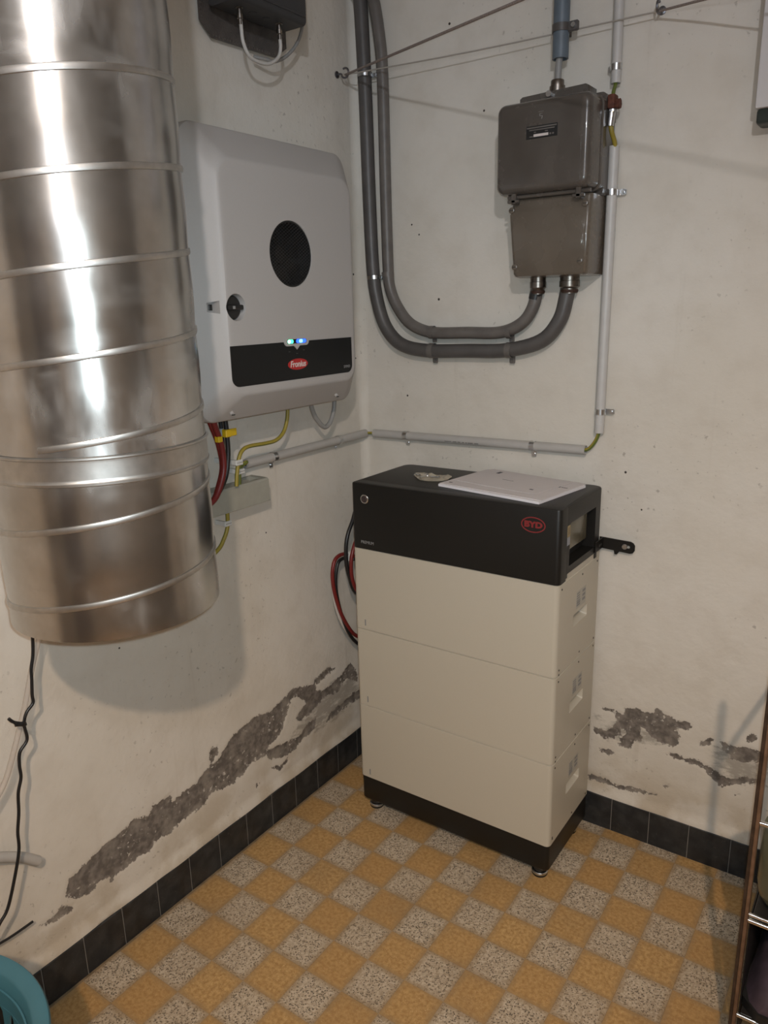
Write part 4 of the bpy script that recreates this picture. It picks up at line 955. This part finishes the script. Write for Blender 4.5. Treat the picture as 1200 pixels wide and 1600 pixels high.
bm = B(); box(bm, .055, .080, -.195, -.176, .716, .745, .003, 1); single('cable_tie', bm, M_CLIP, 'pale tie bundling the looped cables left of the battery', 'cable tie', (.067, -.185, .716), None)

# ------------------------------------------------------------------ clothes line and hooks
def hook(lab, base, n, up):
    base, n = Vector(base), Vector(n); t = thing('screw_hook', lab, 'hook', base, 'clothes line hooks')
    bm = B(); lathe_ax = 'x' if abs(n.x) > .5 else 'y'
    lathe(bm, [(.0085, .0004), (.0085, .003), (.0045, .005)], base, lathe_ax, 16); part('collar', bm, M_HOOK, t, 40)
    bm = B(); R_ = .0115; c = base + n * .028
    pts = [base + n * .002, base + n * .012] + [c + n * (-R_ * math.cos(R3(a))) + V(0, 0, 1) * (-R_ * math.sin(R3(a))) for a in range(10, 300, 22)]
    tube(bm, pts, .0026, 10, 4); part('hook_wire', bm, M_HOOK, t, 60)
hook('dark zinc hook on the left wall near the corner', (0.0, -.074, 2.022), NL, 1)
hook('dark zinc hook on the back wall right of the thin conduit', (.819, 0.0, 2.022), NB, 1)
H1, H2 = V(.030, -.074, 2.0175), V(.818, -.030, 2.013)
wire('clothes_line', 'thicker twisted clothes line running from the left hook out into the room', [H1, (1.5, -.917, 1.855), (XR - .002, -1.747, 1.695)], .0030, M_ROPE, H1, 1, None, 'clothes lines', 'line', 8)
wire('clothes_line', 'thin clothes line along the back wall between the two hooks', [H1, (.40, -.048, 2.012), H2], .0017, mat('pale_thin_cord', (0.36, 0.33, 0.29), 0.8), H1, 4, None, 'clothes lines', 'line', 6)
wire('clothes_line', 'clothes line running from the back-wall hook out of the picture', [H2, (.92, -.086, 1.998), (XR - .002, -1.209, 1.640)], .0026, M_ROPE, H2, 1, None, 'clothes lines', 'line', 8)

# ------------------------------------------------------------------ aerial amplifier on its perforated plate
t = thing('aerial_amplifier', 'dark aerial amplifier on a blackened perforated plate above the inverter', 'amplifier', (0.0, -.42, 2.0))
pl_ = [(-.561, 2.30), (-.561, 2.028), (-.529, 2.001), (-.326, 2.006), (-.284, 2.034), (-.284, 2.30)]
bm = B(); loft(bm, [[(x, a, b) for a, b in pl_] for x in (.010, .0125)]); plt = part('back_plate', bm, M_MESHPL, t)
bm = B()
def ring_hole(y, z, r=.0022): lathe(bm, [(r, .0124), (r, .0136), (r * .55, .0136), (r * .55, .0130)], (0, y, z), 'x', 6)
for k in range(24): ring_hole(-.524 + k * .0085, 2.0065 + k * .0002)
for k in range(20): ring_hole(-.5545, 2.036 + k * .0085)
part('perforated_edge', bm, mat('worn_rim', (.20, .18, .165), .4, .6), plt, kind='stuff')
bm = B()
for k in range(28):
    a = -.345 - .0 ; y0 = -.40 + k * .0045
    p0, p1_ = V(.0128, y0, 2.012), V(.0128, y0 + .055, 2.085)
    if p1_.y > -.288: p1_ = p0 + (p1_ - p0) * max(0.05, (-.288 - p0.y) / .055)
    if p0.y > -.33: continue
    cyl(bm, p0, p1_, .0007, 4)
part('plate_ribs', bm, mat('worn_rim', (.20, .18, .165), .4, .6), plt, kind='stuff')
for y in (-.50, -.31):
    bm = B(); cyl(bm, (0.0005, y, 2.05), (.0100, y, 2.05), .005, 10); part('plate_spacer', bm, M_ZINC, t)
bm = B(); loft(bm, [[(a, y, b) for a, b in rrect(.028, .115, 2.052 , 2.24, .010, 4)] for y in (-.545, -.330)]); am = part('amplifier_case', bm, M_AMP, t, 40)
bm = B(); box(bm, .113, .1175, -.540, -.334, 2.066, 2.072, .001, 1); part('case_rib', bm, M_AMP, am)
bm = B(); box(bm, .0125, .030, -.50, -.36, 2.08, 2.2); part('case_mount', bm, M_AMP, am)
for y, x in ((-.503, .075), (-.378, .075), (-.462, .075), (-.420, .075)):
    bm = B()
    if y in (-.503, -.378): lathe(bm, [(.0085, 2.056), (.0085, 2.051), (.0052, 2.050), (.0052, 2.040), (.0068, 2.0395), (.0068, 2.031), (.0040, 2.030), (.0040, 2.020)], (x, y, 0), 'z', 14)
    else: lathe(bm, [(.0090, 2.056), (.0090, 2.051), (.0050, 2.0505)], (x, y, 0), 'z', 14)
    part('socket_connector', bm, M_BRASS if y in (-.503, -.378) else M_AMP, am, 40)
wire('coax_cable', 'white coaxial cable looping between the two sockets of the amplifier', [(.075, -.503, 2.03)] + COAX1[1:-1] + [(.075, -.378, 2.028)], .0040, M_WWHT, None, 6, None, 'coaxial cables', 'cable')
wire('coax_cable', 'greyish coaxial cable curving down right of the amplifier', [(.045, -.25, 2.30)] + COAX2 + [(.03, -.42, 1.985)], .0040, M_WGRY, None, 6, None, 'coaxial cables', 'cable')
bm = B(); lathe(bm, [(.006, 2.150), (.006, 2.118), (.0046, 2.116), (.0046, 2.108)], (.045, -.2535, 0), 'z', 12); single('coax_joint', bm, M_BRASS, 'small brass joint on the coaxial cable right of the amplifier', 'connector', (.045, -.2535, 2.108), 40)

# ------------------------------------------------------------------ white cabinet at the right edge
t = thing('white_cabinet', 'white wall cabinet with dark bottom strip cut by the right edge', 'cabinet', (1.20, 0, 1.765))
bm = B(); box(bm, 1.030, 1.42, -.060, -.0005, 1.792, 2.35, .004, 2); part('cabinet_body', bm, M_WHBOX, t)
bm = B(); box(bm, 1.0335, 1.42, -.056, -.0005, 1.764, 1.792, .005, 2); part('bottom_strip', bm, M_DKGRN, t)

# ------------------------------------------------------------------ papers and screw bag on the battery
def sheet(lab, cx, cy, z0, th, w_, d_, rot, m, marks, curl=0.0):
    t = thing('paper_sheet', lab, 'paper', (cx, cy, z0), 'papers on the battery'); ca, sa = math.cos(R3(rot)), math.sin(R3(rot))
    P = lambda u, v: (cx + u * ca - v * sa, cy + u * sa + v * ca)
    bm = B(); n = 10; rows = []
    top = []; 
    for k in range(n + 1):
        u = -w_/2 + w_ * k / n
        zz = z0 + curl * (abs(2 * k / n - 1) ** 3)
        a, b = P(u, -d_/2), P(u, d_/2)
        rows.append([(a[0], a[1], zz), (b[0], b[1], zz), (b[0], b[1], zz + th), (a[0], a[1], zz + th)])
    loft(bm, rows); pg = part('page', bm, m, t, None)
    for u, v, du, dv in marks:
        bm = B(); q = [P(u, v), P(u + du, v), P(u + du, v + dv), P(u, v + dv)]; z = z0 + th + curl * (abs(2 * (u + du/2) / w_) ** 3)
        loft(bm, [[(a, b, z + e) for a, b in q] for e in (.00005, .0003)]); part('printed_mark', bm, M_INK, pg, None)
sheet('lowest stack of white documents under the other papers', .562, -.150, ZT + .0005, .0062, .297, .210, -9, M_PAPER2, [])
sheet('second white document, showing its corners under the top sheet', .5615, -.142, ZT + .0069, .0012, .297, .210, -8, M_PAPER, [(-.132, -.050, .008, .008), (-.128, -.015, .007, .005), (.105, .030, .012, .008), (.120, .032, .016, .004), (-.135, -.085, .010, .004)])
sheet('top white sheet with faint print, on the paper stack', .553, -.120, ZT + .0083, .0008, .250, .170, -10.5, M_PAPER, [(-.088, .045, .010, .020), (-.030, -.004, .034, .0016), (.085, -.052, .010, .006)], .0006)
bm = B(); n = 16; rows = []; 
outl = [(0.277, -.155), (0.270, -.128), (0.300, -.122), (0.340, -.132), (0.372, -.118), (0.385, -.150), (0.380, -.178), (0.352, -.196), (0.322, -.196), (0.296, -.176)]
ctr = V(sum(p[0] for p in outl) / len(outl), sum(p[1] for p in outl) / len(outl), 0)
ol = catmull([(a, b, 0) for a, b in outl + outl[:1]], 4)[:-1]
def bagz(p): return ZT + .0015 + .011 * abs(noise.noise(V(p.x * 45, p.y * 45, 2.2))) + .007 * max(0, noise.noise(V(p.x * 90, p.y * 90, .3)))
for f_ in (1.0, .8, .6, .4, .2, .05):
    row = []
    for p in ol:
        q = ctr + (p - ctr) * f_; row.append((q.x, q.y, bagz(q) if f_ < 1 else ZT + .0012 + .4 * (bagz(q) - ZT)))
    rows.append(row)
low_ = [(ctr.x + (p.x - ctr.x) * .97, ctr.y + (p.y - ctr.y) * .97, ZT + .0006) for p in ol]
loft(bm, [low_] + rows); bag = thing('plastic_bag', 'small crumpled clear plastic bag of screws on the battery top', 'bag', (ctr.x, ctr.y, ZT)); part('bag_film', bm, M_BAG, bag, 25)
for k, (x, y, a) in enumerate(((.302, -.150, 20), (.292, -.160, -35), (.318, -.170, 70), (.345, -.160, 10))):
    d = V(math.cos(R3(a)), math.sin(R3(a)), 0) * .011; c = V(x, y, ZT + .0048)
    bm = B(); cyl(bm, c - d, c + d, .0022, 8); cyl(bm, c + d, c + d * 1.25, .0042, 10); part('screw', bm, M_ZINC, bag, 40)

# ------------------------------------------------------------------ cables hanging under the duct
wire('black_cable', 'thin black cable hanging kinked below the duct beside the left wall', [(.075, -1.150, 1.05), (.07, -1.152, .93)] + BLKC + [(.07, -1.36, .27)], .0031, M_WBLK, None, 6, None, 'cables below the duct', 'cable', 8)
wire('clear_tube', 'translucent white tube slanting down behind the black cable', [(.05, -1.10, .93)] + WTUBE + [(.05, -1.32, .50)], .0052, M_CLEAR, None, 6, None, 'cables below the duct', 'tube')
wire('black_cable', 'short black cable end lying along the wall above the skirting', BLK4, .0026, M_WBLK, None, 4, None, 'cables below the duct', 'cable', 8)
bm = B(); tube(bm, [(.075, -1.228, .717), (.076, -1.222, .708), (.075, -1.212, .700), (.077, -1.203, .697), (.070, -1.196, .700)], .0030, 8, 5); tube(bm, [(.078, -1.219, .700), (.077, -1.210, .696), (.075, -1.200, .690), (.068, -1.196, .690)], .0030, 8, 5); tube(bm, [(.078, -1.224, .712), (.080, -1.217, .699)], .0022, 8, 1)
single('wire_tie', bm, M_WBLK, 'black twisted tie binding the cable and tube below the duct', 'tie', (.075, -1.208, .69), 60)
bm = B(); tube(bm, [(.03, -1.40, .470), (.03, -1.30, .440), (.03, -1.235, .402), (.03, -1.196, .366)], .0105, 14, 5); single('pipe_stub', bm, M_PVC, 'pale plastic pipe stub sticking out low on the left wall', 'pipe', (.03, -1.30, .36), 60)

# ------------------------------------------------------------------ teal laundry basket
def basket():
    cx, cy, zr = .29, -1.612, .400
    t = thing('laundry_basket', 'round teal plastic laundry basket with slotted sides at the lower left corner', 'basket', (cx, cy, 0))
    Pc = lambda r, z, a: (cx + r * math.cos(a), cy + r * math.sin(a), z)
    n = 120
    bm = B(); rows = []
    for r, z in ((.205, zr - .045), (.232, zr - .030), (.2385, zr - .012), (.2400, zr - .004), (.2375, zr), (.2330, zr + .0005), (.2160, zr - .004), (.2125, zr - .008), (.205, zr - .040)):
        rows.append([Pc(r, z, 2*math.pi*k/n) for k in range(n)])
    loft(bm, rows + [rows[0]], False, False); bmesh.ops.remove_doubles(bm, verts=bm.verts, dist=1e-6); part('rim', bm, M_TEAL, t, 50)
    # slotted wall: ribs between slots
    bm = B(); zb = [(.170, .012), (.178, .10), (.185, .17), (.186, .18), (.194, .265), (.195, .275), (.2065, zr - .030)]
    rw = lambda z: .170 + (.2065 - .170) * (z - .012) / (zr - .042)
    def solid(z0, z1):
        rr = []
        for r, z in ((rw(z0), z0), (rw(z1), z1), (rw(z1) - .0028, z1), (rw(z0) - .0028, z0)): rr.append([Pc(r, z, 2*math.pi*k/n) for k in range(n)])
        loft(bm, rr + [rr[0]], False, False)
    for z0, z1 in ((.010, .05), (.155, .185), (.270, .285), (zr - .055, zr - .028)): solid(z0, z1)
    part('wall_bands', bm, M_TEAL, t, 50)
    bm = B()
    for z0, z1 in ((.05, .155), (.185, .270), (.285, zr - .055)):
        for k in range(40):
            a0, a1 = 2*math.pi*k/40, 2*math.pi*(k + .46)/40; secs = []
            for f_ in (0, .15, .5, .85, 1):
                z = z0 + (z1 - z0) * f_; ex = .10 if f_ in (0, 1) else 0.03 if f_ in (.15, .85) else 0
                b0, b1 = a0 - ex * .5, a1 + ex * .5; r = rw(z)
                secs.append([Pc(r, z, b0), Pc(r, z, b1), Pc(r - .0028, z, b1), Pc(r - .0028, z, b0)])
            loft(bm, secs)
    part('wall_ribs', bm, M_TEAL, t, 40, kind='stuff')
    bm = B(); lathe(bm, [(.168, 0.0005), (.172, .004), (.172, .012), (.166, .012), (.164, .006)], (cx, cy, 0), 'z', 60); part('bottom', bm, M_TEAL, t, 40)
basket()

# ------------------------------------------------------------------ rack at the right edge
def rack():
    t = thing('metal_rack', 'brown and chrome shelf rack standing at the lower right edge', 'rack', (1.50, -.40, 0))
    for x, y, s_ in ((1.2330, -.535, 1), (1.2450, -.225, 1), (1.80, -.535, -1), (1.80, -.225, -1)):
        bm = B(); box(bm, x - .0062, x + .0002, y - .0075, y + .0085, 0.0005, .865, .0012, 1); po = part('post', bm, M_POST, t)
        bm = B(); box(bm, x - .0002, x + .0062, y - .0100, y + .0060, 0.0005, .862, .0012, 1); part('post_edge', bm, M_POST_LIT, po)
    for z in (.108, .326, .534):
        for y in (-.537, -.228):
            bm = B(); cyl(bm, (1.238, y, z), (1.80, y, z), .0046, 12); part('shelf_bar', bm, M_CHROME, t, 60)
            if z == .326:
                bm = B(); cyl(bm, (1.238, y, z + .013), (1.80, y, z + .013), .0036, 12); part('shelf_bar', bm, M_CHROME, t, 60)
        if z < .5:
            bm = B(); box(bm, 1.244, 1.796, -.532, -.232, z - .002, z + .001, .0008, 1); part('shelf_tray', bm, mat('dark_tray', (0.075, 0.07, 0.066), 0.3, 0.7), t)
        else:
            for k in range(8):
                x = 1.32 + k * .06
                bm = B(); cyl(bm, (x, -.535, z + .003), (x, -.235, z + .003), .0024, 8); part('shelf_wire', bm, M_CHROME, t, 60)
    bm = B(); box(bm, 1.244, 1.796, -.2318, -.2290, .004, .330); part('back_panel', bm, M_BLACK, t)
    bm = B(); box(bm, 1.2400, 1.2420, -.528, -.234, .012, .324); part('shadow_panel', bm, M_BLACK, t)  # added panel that blocks the lamp, darkening the floor beside the rack
    bm = B(); cyl(bm, (1.236, -.535, .735), (1.246, -.228, .735), .006, 12); part('side_rail', bm, M_CHROME, t, 60)
rack()
bm = B(); ol_ = [(.0, .0), (.040, .0), (.056, .004), (.067, .018), (.071, .040), (.072, .150), (.069, .160), (.065, .160), (.0665, .040), (.054, .010), (.0, .008)]
lathe(bm, [(max(r, .0005), .3285 + z) for r, z in ol_], (1.3085, -.455, 0), 'z', 40)
single('glass_bowl', bm, M_OLIVE, 'olive-tinted container on the middle shelf of the rack', 'container', (1.3085, -.455, .3285), 50)
# shoe lying on the lowest shelf
def shoe():
    t = thing('shoe', 'dark purple shoe on the lowest shelf of the rack', 'shoe', (1.285, -.42, .1095))
    bm = B(); rows = []
    for f_, hw, h, dx in ((0, .012, .060, 0), (.03, .030, .085, 0), (.12, .037, .112, 0), (.28, .038, .108, 0), (.42, .040, .082, 0), (.6, .046, .066, .003), (.8, .046, .052, .004), (.93, .034, .038, .003), (1, .012, .018, 0)):
        y = -.28 - .255 * f_; rows.append([(1.285 + dx + hw * math.cos(R3(a)) * (1 if math.sin(R3(a)) < .2 else .8), y, .128 + max(0, math.sin(R3(a))) * h) for a in range(-20, 201, 20)])
    loft(bm, rows); up = part('upper', bm, M_SHOE, t, 60)
    bm = B(); rows = []
    for f_, hw in ((-.01, .014), (.04, .034), (.15, .040), (.45, .040), (.7, .050), (.9, .044), (1.02, .014)):
        y = -.28 - .255 * f_; rows.append([(1.287 - hw, y, .1092), (1.287 + hw, y, .1092), (1.287 + hw, y, .130), (1.287 - hw, y, .130)])
    loft(bm, rows); part('sole', bm, M_RUBBER, t, 40)
    bm = B(); rows = []
    for a in range(0, 360, 24): rows.append(V(1.285 + .026 * math.cos(R3(a)), -.330 + .036 * math.sin(R3(a)), .236 - .018 * (math.sin(R3(a)) < 0) * abs(math.sin(R3(a)))))
    tube(bm, rows + [rows[0]], .006, 8, 2); part('collar_lining', bm, M_SHOEP, up, 60)
shoe()
